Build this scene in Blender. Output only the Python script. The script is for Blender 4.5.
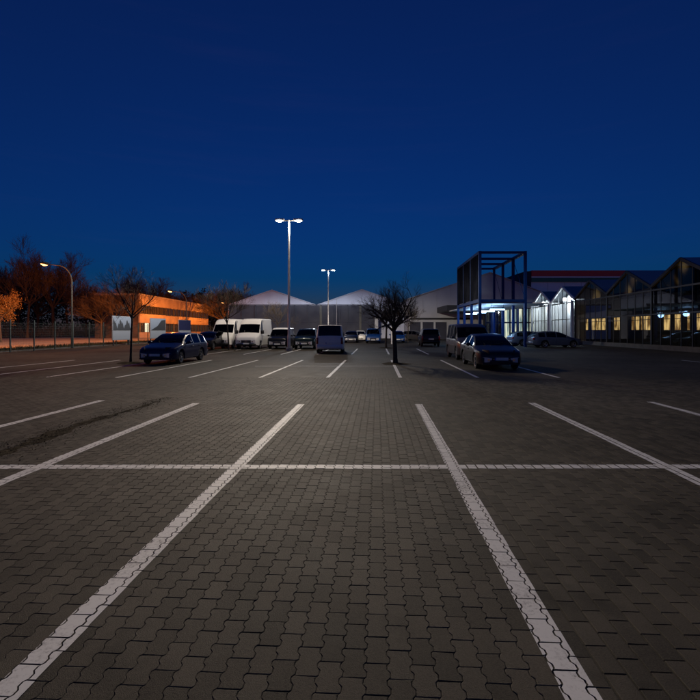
import bpy, math, random
import numpy as np
from mathutils import Vector, Matrix

for o in list(bpy.data.objects):
    bpy.data.objects.remove(o)
S = bpy.context.scene
C = S.collection
rnd = random.Random(7)
R = math.radians

# ------------------------------------------------------------------ camera
CAMH = 1.6
F = 480.0 / 700.0            # focal length in frame widths
cd = bpy.data.cameras.new('camera')
cd.sensor_width = 36.0
cd.sensor_fit = 'HORIZONTAL'
cd.lens = 36.0 * F
cd.shift_y = -20.0 / 700.0
cd.clip_start = 0.05
cd.clip_end = 3000
cam = bpy.data.objects.new('camera', cd)
cam.location = (0, 0, CAMH)
cam.rotation_euler = (R(90), 0, 0)
C.objects.link(cam)
S.camera = cam

# ------------------------------------------------------------------ world: dusk sky, sun already down
W = bpy.data.worlds.new('World')
S.world = W
W.use_nodes = True
wn = W.node_tree
bg = wn.nodes['Background']
sky = wn.nodes.new('ShaderNodeTexSky')
sky.sky_type = 'NISHITA'
sky.sun_disc = False
sky.sun_elevation = R(3.0)
sky.sun_rotation = R(180)
sky.altitude = 50
sky.air_density = 1.0
sky.dust_density = 0.2
sky.ozone_density = 7.5
tint = wn.nodes.new('ShaderNodeVectorMath'); tint.operation = 'MULTIPLY_ADD'   # white balance of the picture plus the town's faint glow
tint.inputs[1].default_value = (1.6, 0.83, 1.02); tint.inputs[2].default_value = (0.022, 0.008, 0.05)
tcw = wn.nodes.new('ShaderNodeTexCoord'); mpw = wn.nodes.new('ShaderNodeMapping'); mpw.inputs['Scale'].default_value = (1.6, 1.6, 22.0)
nzw = wn.nodes.new('ShaderNodeTexNoise'); nzw.inputs['Scale'].default_value = 1.7; nzw.inputs['Detail'].default_value = 5
mrw = wn.nodes.new('ShaderNodeMapRange'); mrw.inputs[1].default_value = 0.55; mrw.inputs[2].default_value = 0.85
cmw = wn.nodes.new('ShaderNodeMix'); cmw.data_type = 'RGBA'; cmw.inputs[6].default_value = (0.03, 0.008, 0.05, 1); cmw.inputs[7].default_value = (0.06, 0.022, 0.07, 1)
wn.links.new(tcw.outputs['Generated'], mpw.inputs['Vector']); wn.links.new(mpw.outputs[0], nzw.inputs['Vector']); wn.links.new(nzw.outputs['Fac'], mrw.inputs[0])
wn.links.new(mrw.outputs[0], cmw.inputs[0]); wn.links.new(cmw.outputs[2], tint.inputs[2])
wn.links.new(sky.outputs[0], tint.inputs[0]); wn.links.new(tint.outputs[0], bg.inputs['Color'])
bg.inputs['Strength'].default_value = 0.07

S.view_settings.view_transform = 'Standard'
S.view_settings.look = 'None'
S.view_settings.exposure = 0.0
S.view_settings.gamma = 1.0
S.view_settings.use_curve_mapping = False
try:
    S.cycles.use_denoising = True
    S.cycles.max_bounces = 6
    S.cycles.transparent_max_bounces = 12
    S.cycles.caustics_reflective = False
    S.cycles.caustics_refractive = False
    S.cycles.sample_clamp_indirect = 4.0
except Exception:
    pass

LOT_LAMP = 720.0           # watts in each car park lamp head
SODIUM = 7800.0              # watts in each street lamp head

# ------------------------------------------------------------------ materials
MATS = {}
def principled(name, col, rough=0.6, metal=0.0, spec=0.5, coat=0.0):
    m = bpy.data.materials.new(name)
    m.use_nodes = True
    b = m.node_tree.nodes['Principled BSDF']
    b.inputs['Base Color'].default_value = (*col, 1)
    b.inputs['Roughness'].default_value = rough
    b.inputs['Metallic'].default_value = metal
    b.inputs['Specular IOR Level'].default_value = spec
    if coat:
        b.inputs['Coat Weight'].default_value = coat
        b.inputs['Coat Roughness'].default_value = 0.06
    MATS[name] = m
    return m
def nodes(m): return m.node_tree.nodes, m.node_tree.links, m.node_tree.nodes['Principled BSDF']
def noisy(name, c1, c2, scale, rough=0.7, bump=0.0, detail=6, metal=0.0, spec=0.4, bscale=None, lo=0.35, hi=0.65):
    m = principled(name, c1, rough, metal, spec)
    n, l, b = nodes(m)
    geo = n.new('ShaderNodeNewGeometry')
    t = n.new('ShaderNodeTexNoise'); t.inputs['Scale'].default_value = scale; t.inputs['Detail'].default_value = detail
    l.new(geo.outputs['Position'], t.inputs['Vector'])
    r = n.new('ShaderNodeValToRGB')
    r.color_ramp.elements[0].position = lo; r.color_ramp.elements[1].position = hi
    r.color_ramp.elements[0].color = (*c1, 1); r.color_ramp.elements[1].color = (*c2, 1)
    l.new(t.outputs['Fac'], r.inputs['Fac']); l.new(r.outputs['Color'], b.inputs['Base Color'])
    if bump:
        t2 = n.new('ShaderNodeTexNoise'); t2.inputs['Scale'].default_value = bscale or scale * 3; t2.inputs['Detail'].default_value = 8
        l.new(geo.outputs['Position'], t2.inputs['Vector'])
        bp = n.new('ShaderNodeBump'); bp.inputs['Strength'].default_value = bump; bp.inputs['Distance'].default_value = 0.02
        l.new(t2.outputs['Fac'], bp.inputs['Height']); l.new(bp.outputs['Normal'], b.inputs['Normal'])
    return m
def emitter(name, col, strength):
    m = bpy.data.materials.new(name); m.use_nodes = True
    n = m.node_tree.nodes; l = m.node_tree.links
    n.clear()
    e = n.new('ShaderNodeEmission'); e.inputs['Color'].default_value = (*col, 1); e.inputs['Strength'].default_value = strength
    o = n.new('ShaderNodeOutputMaterial'); l.new(e.outputs[0], o.inputs['Surface'])
    MATS[name] = m
    return m
def glass_mix(name, tint, refl=0.08, rough=0.02, fres=1.45):
    """thin sheet of glass: fresnel mirror over a tinted see-through sheet"""
    m = bpy.data.materials.new(name); m.use_nodes = True
    n = m.node_tree.nodes; l = m.node_tree.links
    n.clear()
    t = n.new('ShaderNodeBsdfTransparent'); t.inputs['Color'].default_value = (*tint, 1)
    g = n.new('ShaderNodeBsdfGlossy'); g.inputs['Roughness'].default_value = rough; g.inputs['Color'].default_value = (0.9, 0.95, 1, 1)
    fr = n.new('ShaderNodeFresnel'); fr.inputs['IOR'].default_value = fres
    mx = n.new('ShaderNodeMixShader'); o = n.new('ShaderNodeOutputMaterial')
    l.new(fr.outputs[0], mx.inputs['Fac']); l.new(t.outputs[0], mx.inputs[1]); l.new(g.outputs[0], mx.inputs[2])
    l.new(mx.outputs[0], o.inputs['Surface'])
    MATS[name] = m
    return m

# lot direction: bay lines run along (KX, 1)
KX = 27.0 / 480.0
_ev = Vector((KX, 1, 0)).normalized()
_eu = Vector((_ev.y, -_ev.x, 0))
ROT = -math.atan(KX)
def LOT(u, v, z=0.0): return (u + KX * v, v, z)

def paving_material(name, flat):
    """concrete block paving; flat = True also draws the joints (used beyond the built blocks)"""
    m = principled(name, (0.1, 0.09, 0.08), 0.75, 0, 0.14)
    n, l, b = nodes(m)
    geo = n.new('ShaderNodeNewGeometry')
    def noise(scale, detail=5, rough=0.6):
        t = n.new('ShaderNodeTexNoise'); t.inputs['Scale'].default_value = scale; t.inputs['Detail'].default_value = detail
        t.inputs['Roughness'].default_value = rough
        l.new(geo.outputs['Position'], t.inputs['Vector'])
        return t
    def math_(op, a, bb, clamp=False):
        k = n.new('ShaderNodeMath'); k.operation = op; k.use_clamp = clamp
        for i, x in enumerate((a, bb)):
            if hasattr(x, 'links') or hasattr(x, 'is_output'): l.new(x, k.inputs[i])
            else: k.inputs[i].default_value = x
        return k.outputs[0]
    big = noise(0.22, 4); mid = noise(1.7, 5); fine = noise(130, 3, 0.7)
    grit = n.new('ShaderNodeTexVoronoi'); grit.inputs['Scale'].default_value = 260
    l.new(geo.outputs['Position'], grit.inputs['Vector'])
    # per block tone
    at = n.new('ShaderNodeAttribute'); at.attribute_name = 'tone'
    oi = n.new('ShaderNodeObjectInfo')
    tone = math_('FRACT', math_('ADD', at.outputs['Fac'], oi.outputs['Random']), 0.0)
    v = math_('MULTIPLY', math_('SUBTRACT', big.outputs['Fac'], 0.5), 1.5)
    v = math_('ADD', v, math_('MULTIPLY', math_('SUBTRACT', mid.outputs['Fac'], 0.5), 1.2))
    v = math_('ADD', v, math_('MULTIPLY', math_('SUBTRACT', fine.outputs['Fac'], 0.5), 1.5))
    if not flat: v = math_('ADD', v, math_('MULTIPLY', math_('SUBTRACT', tone, 0.5), 0.62))
    v = math_('ADD', v, 1.0)
    mixc = n.new('ShaderNodeMix'); mixc.data_type = 'RGBA'
    mixc.inputs[6].default_value = (0.068, 0.059, 0.043, 1); mixc.inputs[7].default_value = (0.075, 0.064, 0.047, 1)
    l.new(mid.outputs['Color'], mixc.inputs[0])
    sc = n.new('ShaderNodeVectorMath'); sc.operation = 'SCALE'
    l.new(mixc.outputs[2], sc.inputs[0]); l.new(v, sc.inputs['Scale'])
    col = sc.outputs[0]
    # old tyre rubber and oil spots in the bays
    oil = noise(1.1, 4)
    om = n.new('ShaderNodeMapRange'); om.inputs[1].default_value = 0.56; om.inputs[2].default_value = 0.72
    om.inputs[3].default_value = 1.0; om.inputs[4].default_value = 0.45
    l.new(oil.outputs['Fac'], om.inputs[0])
    s2 = n.new('ShaderNodeVectorMath'); s2.operation = 'SCALE'; l.new(col, s2.inputs[0]); l.new(om.outputs[0], s2.inputs['Scale'])
    col = s2.outputs[0]
    bp = n.new('ShaderNodeBump'); bp.inputs['Strength'].default_value = 0.5; bp.inputs['Distance'].default_value = 0.004
    hgt = math_('ADD', math_('MULTIPLY', fine.outputs['Fac'], 0.8), math_('MULTIPLY', grit.outputs['Distance'], 0.6))
    if flat:
        mp = n.new('ShaderNodeMapping'); mp.vector_type = 'TEXTURE'; mp.inputs['Rotation'].default_value = (0, 0, ROT + R(90))
        l.new(geo.outputs['Position'], mp.inputs['Vector'])
        br = n.new('ShaderNodeTexBrick'); br.inputs['Scale'].default_value = 1.0
        br.inputs['Brick Width'].default_value = 0.2; br.inputs['Row Height'].default_value = 0.11
        br.inputs['Mortar Size'].default_value = 0.004; br.inputs['Mortar Smooth'].default_value = 0.3
        br.inputs['Color1'].default_value = (0.85, 0.85, 0.85, 1); br.inputs['Color2'].default_value = (1.1, 1.1, 1.1, 1)
        br.inputs['Mortar'].default_value = (0.35, 0.35, 0.35, 1)
        l.new(mp.outputs[0], br.inputs['Vector'])
        mu = n.new('ShaderNodeVectorMath'); mu.operation = 'MULTIPLY'
        l.new(col, mu.inputs[0]); l.new(br.outputs['Color'], mu.inputs[1]); col = mu.outputs[0]
        hgt = math_('SUBTRACT', hgt, br.outputs['Fac'])
    l.new(hgt, bp.inputs['Height']); l.new(bp.outputs['Normal'], b.inputs['Normal'])
    l.new(col, b.inputs['Base Color'])
    rr = n.new('ShaderNodeMapRange'); rr.inputs[3].default_value = 0.72; rr.inputs[4].default_value = 0.95
    l.new(mid.outputs['Fac'], rr.inputs[0]); l.new(rr.outputs[0], b.inputs['Roughness'])
    return m
M_PAVE = paving_material('block_paving', False)
M_GROUND = paving_material('paving_far', True)

def paint_material():
    m = principled('road_paint', (0.5, 0.49, 0.46), 0.7, 0, 0.3)
    n, l, b = nodes(m)
    geo = n.new('ShaderNodeNewGeometry')
    t = n.new('ShaderNodeTexNoise'); t.inputs['Scale'].default_value = 38; t.inputs['Detail'].default_value = 6; t.inputs['Roughness'].default_value = 0.75
    t2 = n.new('ShaderNodeTexNoise'); t2.inputs['Scale'].default_value = 3.0; t2.inputs['Detail'].default_value = 4
    l.new(geo.outputs['Position'], t.inputs['Vector']); l.new(geo.outputs['Position'], t2.inputs['Vector'])
    a = n.new('ShaderNodeMath'); a.operation = 'MULTIPLY_ADD'; a.inputs[1].default_value = 0.6
    l.new(t2.outputs['Fac'], a.inputs[0]); l.new(t.outputs['Fac'], a.inputs[2])
    r = n.new('ShaderNodeValToRGB'); e = r.color_ramp.elements
    e[0].position = 0.56; e[0].color = (0.13, 0.12, 0.105, 1); e[1].position = 0.80; e[1].color = (0.80, 0.78, 0.73, 1)
    k = r.color_ramp.elements.new(0.66); k.color = (0.62, 0.60, 0.56, 1)
    l.new(a.outputs[0], r.inputs['Fac']); l.new(r.outputs['Color'], b.inputs['Base Color'])
    bp = n.new('ShaderNodeBump'); bp.inputs['Strength'].default_value = 0.3; bp.inputs['Distance'].default_value = 0.003
    l.new(t.outputs['Fac'], bp.inputs['Height']); l.new(bp.outputs['Normal'], b.inputs['Normal'])
    return m
M_PAINT = paint_material()

noisy('soil', (0.034, 0.026, 0.015), (0.070, 0.055, 0.033), 14, 1.0, 0.8, spec=0.03)
noisy('verge_grass', (0.018, 0.024, 0.010), (0.05, 0.052, 0.02), 3.0, 0.95, 1.0, bscale=30)
noisy('road_asphalt', (0.20, 0.18, 0.16), (0.29, 0.265, 0.235), 0.6, 0.85, 0.2, bscale=60)
noisy('bark', (0.028, 0.022, 0.017), (0.07, 0.056, 0.045), 18, 0.9, 0.8)
noisy('twig_bark', (0.045, 0.036, 0.028), (0.085, 0.068, 0.052), 5, 0.9)
noisy('dry_leaf', (0.09, 0.05, 0.015), (0.2, 0.12, 0.035), 2.5, 0.8)
noisy('pine_needle', (0.010, 0.018, 0.010), (0.03, 0.04, 0.02), 0.3, 0.9)
noisy('galvanised', (0.33, 0.34, 0.36), (0.44, 0.45, 0.47), 3, 0.45, metal=0.5)
noisy('grey_cladding', (0.040, 0.043, 0.062), (0.058, 0.061, 0.080), 0.5, 0.75, spec=0.08)
noisy('hall_fabric', (0.50, 0.53, 0.66), (0.58, 0.61, 0.74), 0.35, 0.6)
noisy('white_cladding', (0.42, 0.43, 0.46), (0.50, 0.51, 0.53), 0.4, 0.55)
noisy('concrete', (0.26, 0.255, 0.245), (0.36, 0.355, 0.34), 1.2, 0.85, 0.3)
noisy('end_wall_brown', (0.05, 0.035, 0.028), (0.09, 0.062, 0.05), 1.2, 0.9, 0.2)
noisy('stucco', (0.25, 0.215, 0.19), (0.31, 0.27, 0.24), 0.5, 0.85, 0.15)
principled('lamp_pole_paint', (0.018, 0.02, 0.02), 0.7)
principled('dark_metal', (0.025, 0.026, 0.028), 0.5, 0.3)
principled('fence_coat', (0.02, 0.03, 0.024), 0.55)
principled('blue_steel', (0.002, 0.024, 0.14), 0.5, 0.0, 0.2)
principled('white_frame', (0.68, 0.70, 0.72), 0.45)
principled('alu_frame', (0.30, 0.31, 0.33), 0.4, 0.6)
principled('house_frame', (0.035, 0.038, 0.044), 0.5, 0.2)
noisy('plinth_grey', (0.07, 0.07, 0.07), (0.10, 0.10, 0.10), 1.5, 0.9)
principled('red_trim', (0.62, 0.06, 0.05), 0.5)
principled('green_trim', (0.02, 0.16, 0.11), 0.5)
principled('white_trim', (0.8, 0.8, 0.8), 0.5)
principled('tyre_rubber', (0.012, 0.012, 0.012), 0.85)
principled('black_plastic', (0.016, 0.016, 0.017), 0.55)
principled('rim_alloy', (0.5, 0.51, 0.53), 0.3, 0.85)
principled('lamp_lens', (0.72, 0.74, 0.78), 0.12, 0.35, 0.8)
principled('tail_lens', (0.22, 0.008, 0.01), 0.15, 0, 0.7)
principled('plate_white', (0.66, 0.66, 0.64), 0.35)
principled('plate_blue', (0.01, 0.04, 0.35), 0.4)
principled('chrome', (0.75, 0.76, 0.78), 0.12, 1.0)
principled('seat_cloth', (0.03, 0.03, 0.033), 0.9)
principled('roof_glass', (0.05, 0.06, 0.07), 0.15, 0.0, 0.8)
principled('strip_window', (0.02, 0.022, 0.025), 0.04, 0.0, 1.0)
principled('deck_white', (0.7, 0.72, 0.74), 0.5)
principled('wall_plain', (0.06, 0.053, 0.046), 0.9)
principled('interior_white', (0.75, 0.76, 0.76), 0.7)
principled('shelf_goods', (0.25, 0.28, 0.24), 0.7)
glass_mix('car_glass', (0.08, 0.085, 0.09), fres=1.33)
glass_mix('pane_glass', (0.32, 0.35, 0.37), fres=1.4)
glass_mix('clear_glass', (0.85, 0.88, 0.9), fres=1.42)
emitter('lens_white', (1.0, 0.96, 0.9), 60.0)
emitter('lens_sodium', (1.0, 0.42, 0.12), 6.0)
emitter('tube_cool', (0.45, 0.70, 1.0), 14.0)
emitter('bulb_white', (0.86, 0.95, 1.0), 25.0)

def lit_window(name, c1, c2, strength, sx=3.0, sz=1.2):
    m = bpy.data.materials.new(name); m.use_nodes = True
    n = m.node_tree.nodes; l = m.node_tree.links
    n.clear()
    geo = n.new('ShaderNodeNewGeometry')
    mp = n.new('ShaderNodeMapping'); mp.inputs['Scale'].default_value = (sx, sx, sz)
    t = n.new('ShaderNodeTexNoise'); t.inputs['Scale'].default_value = 1.0; t.inputs['Detail'].default_value = 3
    l.new(geo.outputs['Position'], mp.inputs['Vector']); l.new(mp.outputs[0], t.inputs['Vector'])
    r = n.new('ShaderNodeValToRGB'); r.color_ramp.elements[0].position = 0.4; r.color_ramp.elements[1].position = 0.6
    r.color_ramp.elements[0].color = (*c1, 1); r.color_ramp.elements[1].color = (*c2, 1)
    l.new(t.outputs['Fac'], r.inputs['Fac'])
    e = n.new('ShaderNodeEmission'); e.inputs['Strength'].default_value = strength
    l.new(r.outputs['Color'], e.inputs['Color'])
    g = n.new('ShaderNodeBsdfGlossy'); g.inputs['Roughness'].default_value = 0.03
    fr = n.new('ShaderNodeFresnel'); mx = n.new('ShaderNodeMixShader')
    o = n.new('ShaderNodeOutputMaterial')
    l.new(fr.outputs[0], mx.inputs['Fac']); l.new(e.outputs[0], mx.inputs[1]); l.new(g.outputs[0], mx.inputs[2])
    l.new(mx.outputs[0], o.inputs['Surface'])
    MATS[name] = m
lit_window('lit_amber', (0.16, 0.075, 0.02), (1.0, 0.62, 0.22), 2.3, 2.2, 0.8)
lit_window('lit_shop', (0.16, 0.25, 0.26), (0.95, 0.98, 0.72), 0.9, 2.6, 0.25)
lit_window('lit_door', (0.8, 0.7, 0.45), (1.0, 0.9, 0.65), 1.6)

# ------------------------------------------------------------------ helpers
def put(o, parent=None):
    C.objects.link(o)
    if parent is not None: o.parent = parent
    return o
class MB:
    def __init__(s): s.v = []; s.f = []
    def add(s, vs, fs):
        k = len(s.v); s.v.extend(vs); s.f.extend([tuple(i + k for i in f) for f in fs])
    def box(s, x0, x1, y0, y1, z0, z1):
        s.add([(x0, y0, z0), (x1, y0, z0), (x1, y1, z0), (x0, y1, z0), (x0, y0, z1), (x1, y0, z1), (x1, y1, z1), (x0, y1, z1)],
              [(3, 2, 1, 0), (4, 5, 6, 7), (0, 1, 5, 4), (1, 2, 6, 5), (2, 3, 7, 6), (3, 0, 4, 7)])
    def rbox(s, x0, x1, y0, y1, z0, z1, c=0.02):
        """box with chamfered vertical and top edges"""
        def ring(d, z): return [(x0 + d + c, y0 + d, z), (x1 - d - c, y0 + d, z), (x1 - d, y0 + d + c, z), (x1 - d, y1 - d - c, z),
                                (x1 - d - c, y1 - d, z), (x0 + d + c, y1 - d, z), (x0 + d, y1 - d - c, z), (x0 + d, y0 + d + c, z)]
        vs = ring(c, z0) + ring(0, z0 + c) + ring(0, z1 - c) + ring(c, z1)
        fs = []
        for r in range(3):
            for i in range(8):
                j = (i + 1) % 8
                fs.append((r * 8 + i, r * 8 + j, r * 8 + 8 + j, r * 8 + 8 + i))
        fs += [tuple(range(7, -1, -1)), tuple(range(24, 32))]
        s.add(vs, fs)
    def beam(s, a, b, w, h=None):
        """square bar from a to b"""
        h = h or w
        a = Vector(a); b = Vector(b); d = (b - a).normalized()
        up = Vector((0, 0, 1)) if abs(d.z) < 0.95 else Vector((0, 1, 0))
        x = d.cross(up).normalized(); y = x.cross(d).normalized()
        vs = []
        for p in (a, b):
            for sx, sy in ((-1, -1), (1, -1), (1, 1), (-1, 1)): vs.append(tuple(p + x * sx * w / 2 + y * sy * h / 2))
        s.add(vs, [(3, 2, 1, 0), (4, 5, 6, 7), (0, 1, 5, 4), (1, 2, 6, 5), (2, 3, 7, 6), (3, 0, 4, 7)])
    def tube(s, pts, rad, n=8, cap=True):
        pts = [Vector(p) for p in pts]; k0 = len(s.v)
        for i, p in enumerate(pts):
            d = (pts[min(i + 1, len(pts) - 1)] - pts[max(i - 1, 0)]).normalized()
            up = Vector((0, 0, 1)) if abs(d.z) < 0.9 else Vector((1, 0, 0))
            x = d.cross(up).normalized(); y = x.cross(d)
            r = rad[i] if isinstance(rad, (list, tuple)) else rad
            for j in range(n):
                a = 2 * math.pi * j / n
                s.v.append(tuple(p + (x * math.cos(a) + y * math.sin(a)) * r))
        for i in range(len(pts) - 1):
            for j in range(n):
                j2 = (j + 1) % n
                s.f.append((k0 + i * n + j, k0 + i * n + j2, k0 + (i + 1) * n + j2, k0 + (i + 1) * n + j))
        if cap:
            s.f.append(tuple(k0 + j for j in range(n - 1, -1, -1)))
            s.f.append(tuple(k0 + (len(pts) - 1) * n + j for j in range(n)))
    def mesh(s, name, mat, smooth=None):
        me = bpy.data.meshes.new(name)
        me.from_pydata(s.v, [], s.f)
        me.materials.append(MATS[mat] if isinstance(mat, str) else mat)
        if smooth is not None:
            for p in me.polygons: p.use_smooth = True
            me.set_sharp_from_angle(angle=R(smooth))
        me.update()
        return me
    def build(s, name, mat, parent=None, smooth=None, loc=None, rz=0.0):
        o = bpy.data.objects.new(name, s.mesh(name, mat, smooth))
        if loc: o.location = loc
        o.rotation_euler.z = rz
        return put(o, parent)
def boxpart(name, mat, parent, *a, c=None):
    m = MB()
    if c: m.rbox(*a, c=c)
    else: m.box(*a)
    return m.build(name, mat, parent)
def empty(name, loc=(0, 0, 0), rz=0.0):
    o = bpy.data.objects.new(name, None); o.location = loc; o.rotation_euler.z = rz; o.empty_display_size = 0.3
    return put(o)
def tag(o, label=None, cat=None, group=None, kind=None):
    if label: o['label'] = label
    if cat: o['category'] = cat
    if group: o['group'] = group
    if kind: o['kind'] = kind
    return o
def instance(name, mesh, parent=None, loc=(0, 0, 0), rot=(0, 0, 0), scale=None):
    o = bpy.data.objects.new(name, mesh); o.location = loc; o.rotation_euler = rot
    if scale: o.scale = scale
    return put(o, parent)
def copy_tree(o, parent=None):
    c = o.copy(); C.objects.link(c); c.parent = parent
    for ch in list(o.children): copy_tree(ch, c)
    return c
def px(x, depth): return (x - 350.0) / 480.0 * depth

def lamp_light(name, parent, loc, watts, col, size=0.12, exponent=0.0, cutoff=0.2, side=None, x0=-0.25, x1=0.45, low=0.0):
    """lamp whose reflector spreads its light sideways (exponent) and cuts it off near the horizontal"""
    ld = bpy.data.lights.new(name, 'POINT'); ld.energy = watts; ld.color = col; ld.shadow_soft_size = size
    if exponent:
        ld.use_nodes = True
        n = ld.node_tree.nodes; l = ld.node_tree.links
        em = n['Emission'] if 'Emission' in n else n.new('ShaderNodeEmission')
        tc = n.new('ShaderNodeTexCoord'); sp = n.new('ShaderNodeSeparateXYZ')
        l.new(tc.outputs['Normal'], sp.inputs[0])
        neg = n.new('ShaderNodeMath'); neg.operation = 'MULTIPLY'; neg.inputs[1].default_value = -1.0
        l.new(sp.outputs['Z'], neg.inputs[0])
        mxn = n.new('ShaderNodeMath'); mxn.operation = 'MAXIMUM'; mxn.inputs[1].default_value = cutoff
        l.new(neg.outputs[0], mxn.inputs[0])
        pw = n.new('ShaderNodeMath'); pw.operation = 'POWER'; pw.inputs[1].default_value = -exponent
        l.new(mxn.outputs[0], pw.inputs[0])
        sm = n.new('ShaderNodeMapRange'); sm.interpolation_type = 'SMOOTHSTEP'
        sm.inputs[1].default_value = low; sm.inputs[2].default_value = cutoff; sm.inputs[3].default_value = 0.012; sm.inputs[4].default_value = 1.0
        l.new(neg.outputs[0], sm.inputs[0])
        ml = n.new('ShaderNodeMath'); ml.operation = 'MULTIPLY'
        l.new(pw.outputs[0], ml.inputs[0]); l.new(sm.outputs[0], ml.inputs[1])
        if side is not None:                      # reflector throws most light towards -X
            sd = n.new('ShaderNodeMapRange'); sd.inputs[1].default_value = x0; sd.inputs[2].default_value = x1; sd.inputs[3].default_value = 1.0; sd.inputs[4].default_value = side
            l.new(sp.outputs['X'], sd.inputs[0])
            m2 = n.new('ShaderNodeMath'); m2.operation = 'MULTIPLY'; l.new(ml.outputs[0], m2.inputs[0]); l.new(sd.outputs[0], m2.inputs[1]); ml = m2
        l.new(ml.outputs[0], em.inputs['Strength'])
    o = bpy.data.objects.new(name, ld); o.location = loc
    return put(o, parent)

# ------------------------------------------------------------------ ground
g = MB()
n_seg = 24
xs = [-600, -200, -80, -24.9, 0, 30, 80, 200, 600]; ys = [-60, 0, 20, 60, 130, 300, 900]
for y in ys:
    for x in xs: g.v.append((x, y, 0.0))
for j in range(len(ys) - 1):
    for i in range(len(xs) - 1):
        a = j * len(xs) + i; g.f.append((a, a + 1, a + 1 + len(xs), a + len(xs)))
ground = tag(g.build('parking_lot_paving', M_GROUND), kind='structure')
v = MB(); v.add([(-31, -60, 0.006), (-24.9, -60, 0.006), (-24.9, 300, 0.006), (-31, 300, 0.006)], [(0, 1, 2, 3)])
v.add([(-300, -60, 0.006), (-66, -60, 0.006), (-66, 300, 0.006), (-300, 300, 0.006)], [(0, 1, 2, 3)])
tag(v.build('grass_verge', 'verge_grass'), kind='structure')
v = MB(); v.add([(-66, -60, 0.01), (-30.5, -60, 0.01), (-30.5, 300, 0.01), (-66, 300, 0.01)], [(0, 1, 2, 3)])
road = tag(v.build('street', 'road_asphalt'), kind='structure')
v = MB(); v.box(-25.0, -24.8, 0, 130, -0.05, 0.10)
tag(v.build('kerb', 'plinth_grey'), kind='structure')

# ------------------------------------------------------------------ block paving, built stone by stone near the camera
PW, PL = 0.11, 0.20
ZT = 0.0036
def ring_mesh(name, poly, mat):
    """paver from an outline: chamfered top, sides sunk into the bed"""
    n = len(poly); cx = sum(p[0] for p in poly) / n; cy = sum(p[1] for p in poly) / n
    vs = [(x, y, -0.02) for x, y in poly] + [(x, y, -0.0016) for x, y in poly]
    ins = []
    for x, y in poly:
        dx, dy = x - cx, y - cy
        ins.append((x - math.copysign(0.003, dx), y - (math.copysign(0.003, dy) if abs(abs(dy) - PL / 2) < 0.004 else 0.0), 0.0))
    vs += ins
    fs = []
    for r in range(2):
        for i in range(n):
            j = (i + 1) % n; fs.append((r * n + i, r * n + j, (r + 1) * n + j, (r + 1) * n + i))
    fs.append(tuple(range(2 * n, 3 * n)))
    return vs, fs, [(p[0], p[1]) for p in ins]
GAP = 0.0016
A_W = 0.0075
def wavy(sign):
    ks = [(-0.1, 0), (-0.09, 1), (-0.06, 1), (-0.04, -1), (-0.01, -1), (0.01, 1), (0.04, 1), (0.06, -1), (0.09, -1), (0.1, 0)]
    right = [(PW / 2 - GAP + sign * s * A_W, max(-PL / 2 + GAP, min(PL / 2 - GAP, y))) for y, s in ks]
    left = [(-PW / 2 + GAP + sign * s * A_W, max(-PL / 2 + GAP, min(PL / 2 - GAP, y))) for y, s in ks]
    return right + left[::-1]
GR = 0.0048
RECT = [(PW / 2 - GR, -PL / 2 + GR), (PW / 2 - GR, PL / 2 - GR), (-PW / 2 + GR, PL / 2 - GR), (-PW / 2 + GR, -PL / 2 + GR)]
def edge(sign):
    w = wavy(sign); return [(PW / 2 - GAP, -PL / 2 + GAP), (PW / 2 - GAP, PL / 2 - GAP)] + w[10:]
KINDS = [ring_mesh('a', wavy(1), M_PAVE), ring_mesh('b', wavy(1), M_PAVE), ring_mesh('c', RECT, M_PAVE), ring_mesh('d', edge(1), M_PAVE), ring_mesh('e', edge(1), M_PAVE)]
PM = []
for vs, fs, top in KINDS:
    me = bpy.data.meshes.new('paver'); me.from_pydata(vs, [], fs); me.materials.append(M_PAVE); PM.append(me)
VMAX = 16.0
pavers = []                                     # (u, v, kind, dz, tilt_u, tilt_v)
nu = int(14 / PW)
for iu in range(-nu, nu):
    u = iu * PW
    wav = u < 1.10
    last = wav and u + PW >= 1.10
    half = (iu % 2)
    for iv in range(int(1.3 / PL), int(VMAX / PL)):
        vv = iv * PL + half * PL / 2
        if abs(u + KX * vv) > 0.74 * vv + 1.4: continue
        kind = (0 if half == 0 else 1) if wav else 2
        if last: kind = 3 + half
        uu, v2 = u, vv
        if not wav: uu = u + 0.004; v2 = vv + 0.012 * math.sin(iu * 1.7)
        # slow settlement of the surface plus a little per stone
        dz = 0.0007 * rnd.uniform(-1, 1) + 0.0008 * math.sin(u * 1.1 + 0.7) * math.sin(vv * 0.9)
        pavers.append((uu, v2, kind, ZT + dz + (0.0022 if kind == 2 else 0.0), rnd.gauss(0, 0.007), rnd.gauss(0, 0.004)))
def pv_center(u, v): return _eu * u + _ev * v
def in_view(c): return abs(c.x) < 0.74 * c.y and c.y > 2.98
order = sorted(range(len(pavers)), key=lambda i: (not in_view(pv_center(pavers[i][0], pavers[i][1])), pv_center(pavers[i][0], pavers[i][1]).length))
single = set(order[:300])
jv = []; jf = []; jt = []
for i, (u, vv, kind, z, ta, tb) in enumerate(pavers):
    c = pv_center(u, vv)
    if i in single:
        instance('paver', PM[kind], ground, (c.x, c.y, z), (tb, -ta, ROT))
        continue
    vs, fs, top = KINDS[kind]
    k = len(jv)
    for (x, y, zz) in vs:
        p = c + _eu * x + _ev * y
        jv.append((p.x, p.y, z + zz + ta * x + tb * y))
    t = rnd.random()
    for f in fs:
        jf.append(tuple(a + k for a in f)); jt.append(t)
me = bpy.data.meshes.new('paver_field'); me.from_pydata(jv, [], jf); me.materials.append(M_PAVE)
at = me.attributes.new('tone', 'FLOAT', 'FACE'); at.data.foreach_set('value', np.array(jt, dtype=np.float32))
tag(instance('paver_field', me, ground), kind='stuff')

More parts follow.
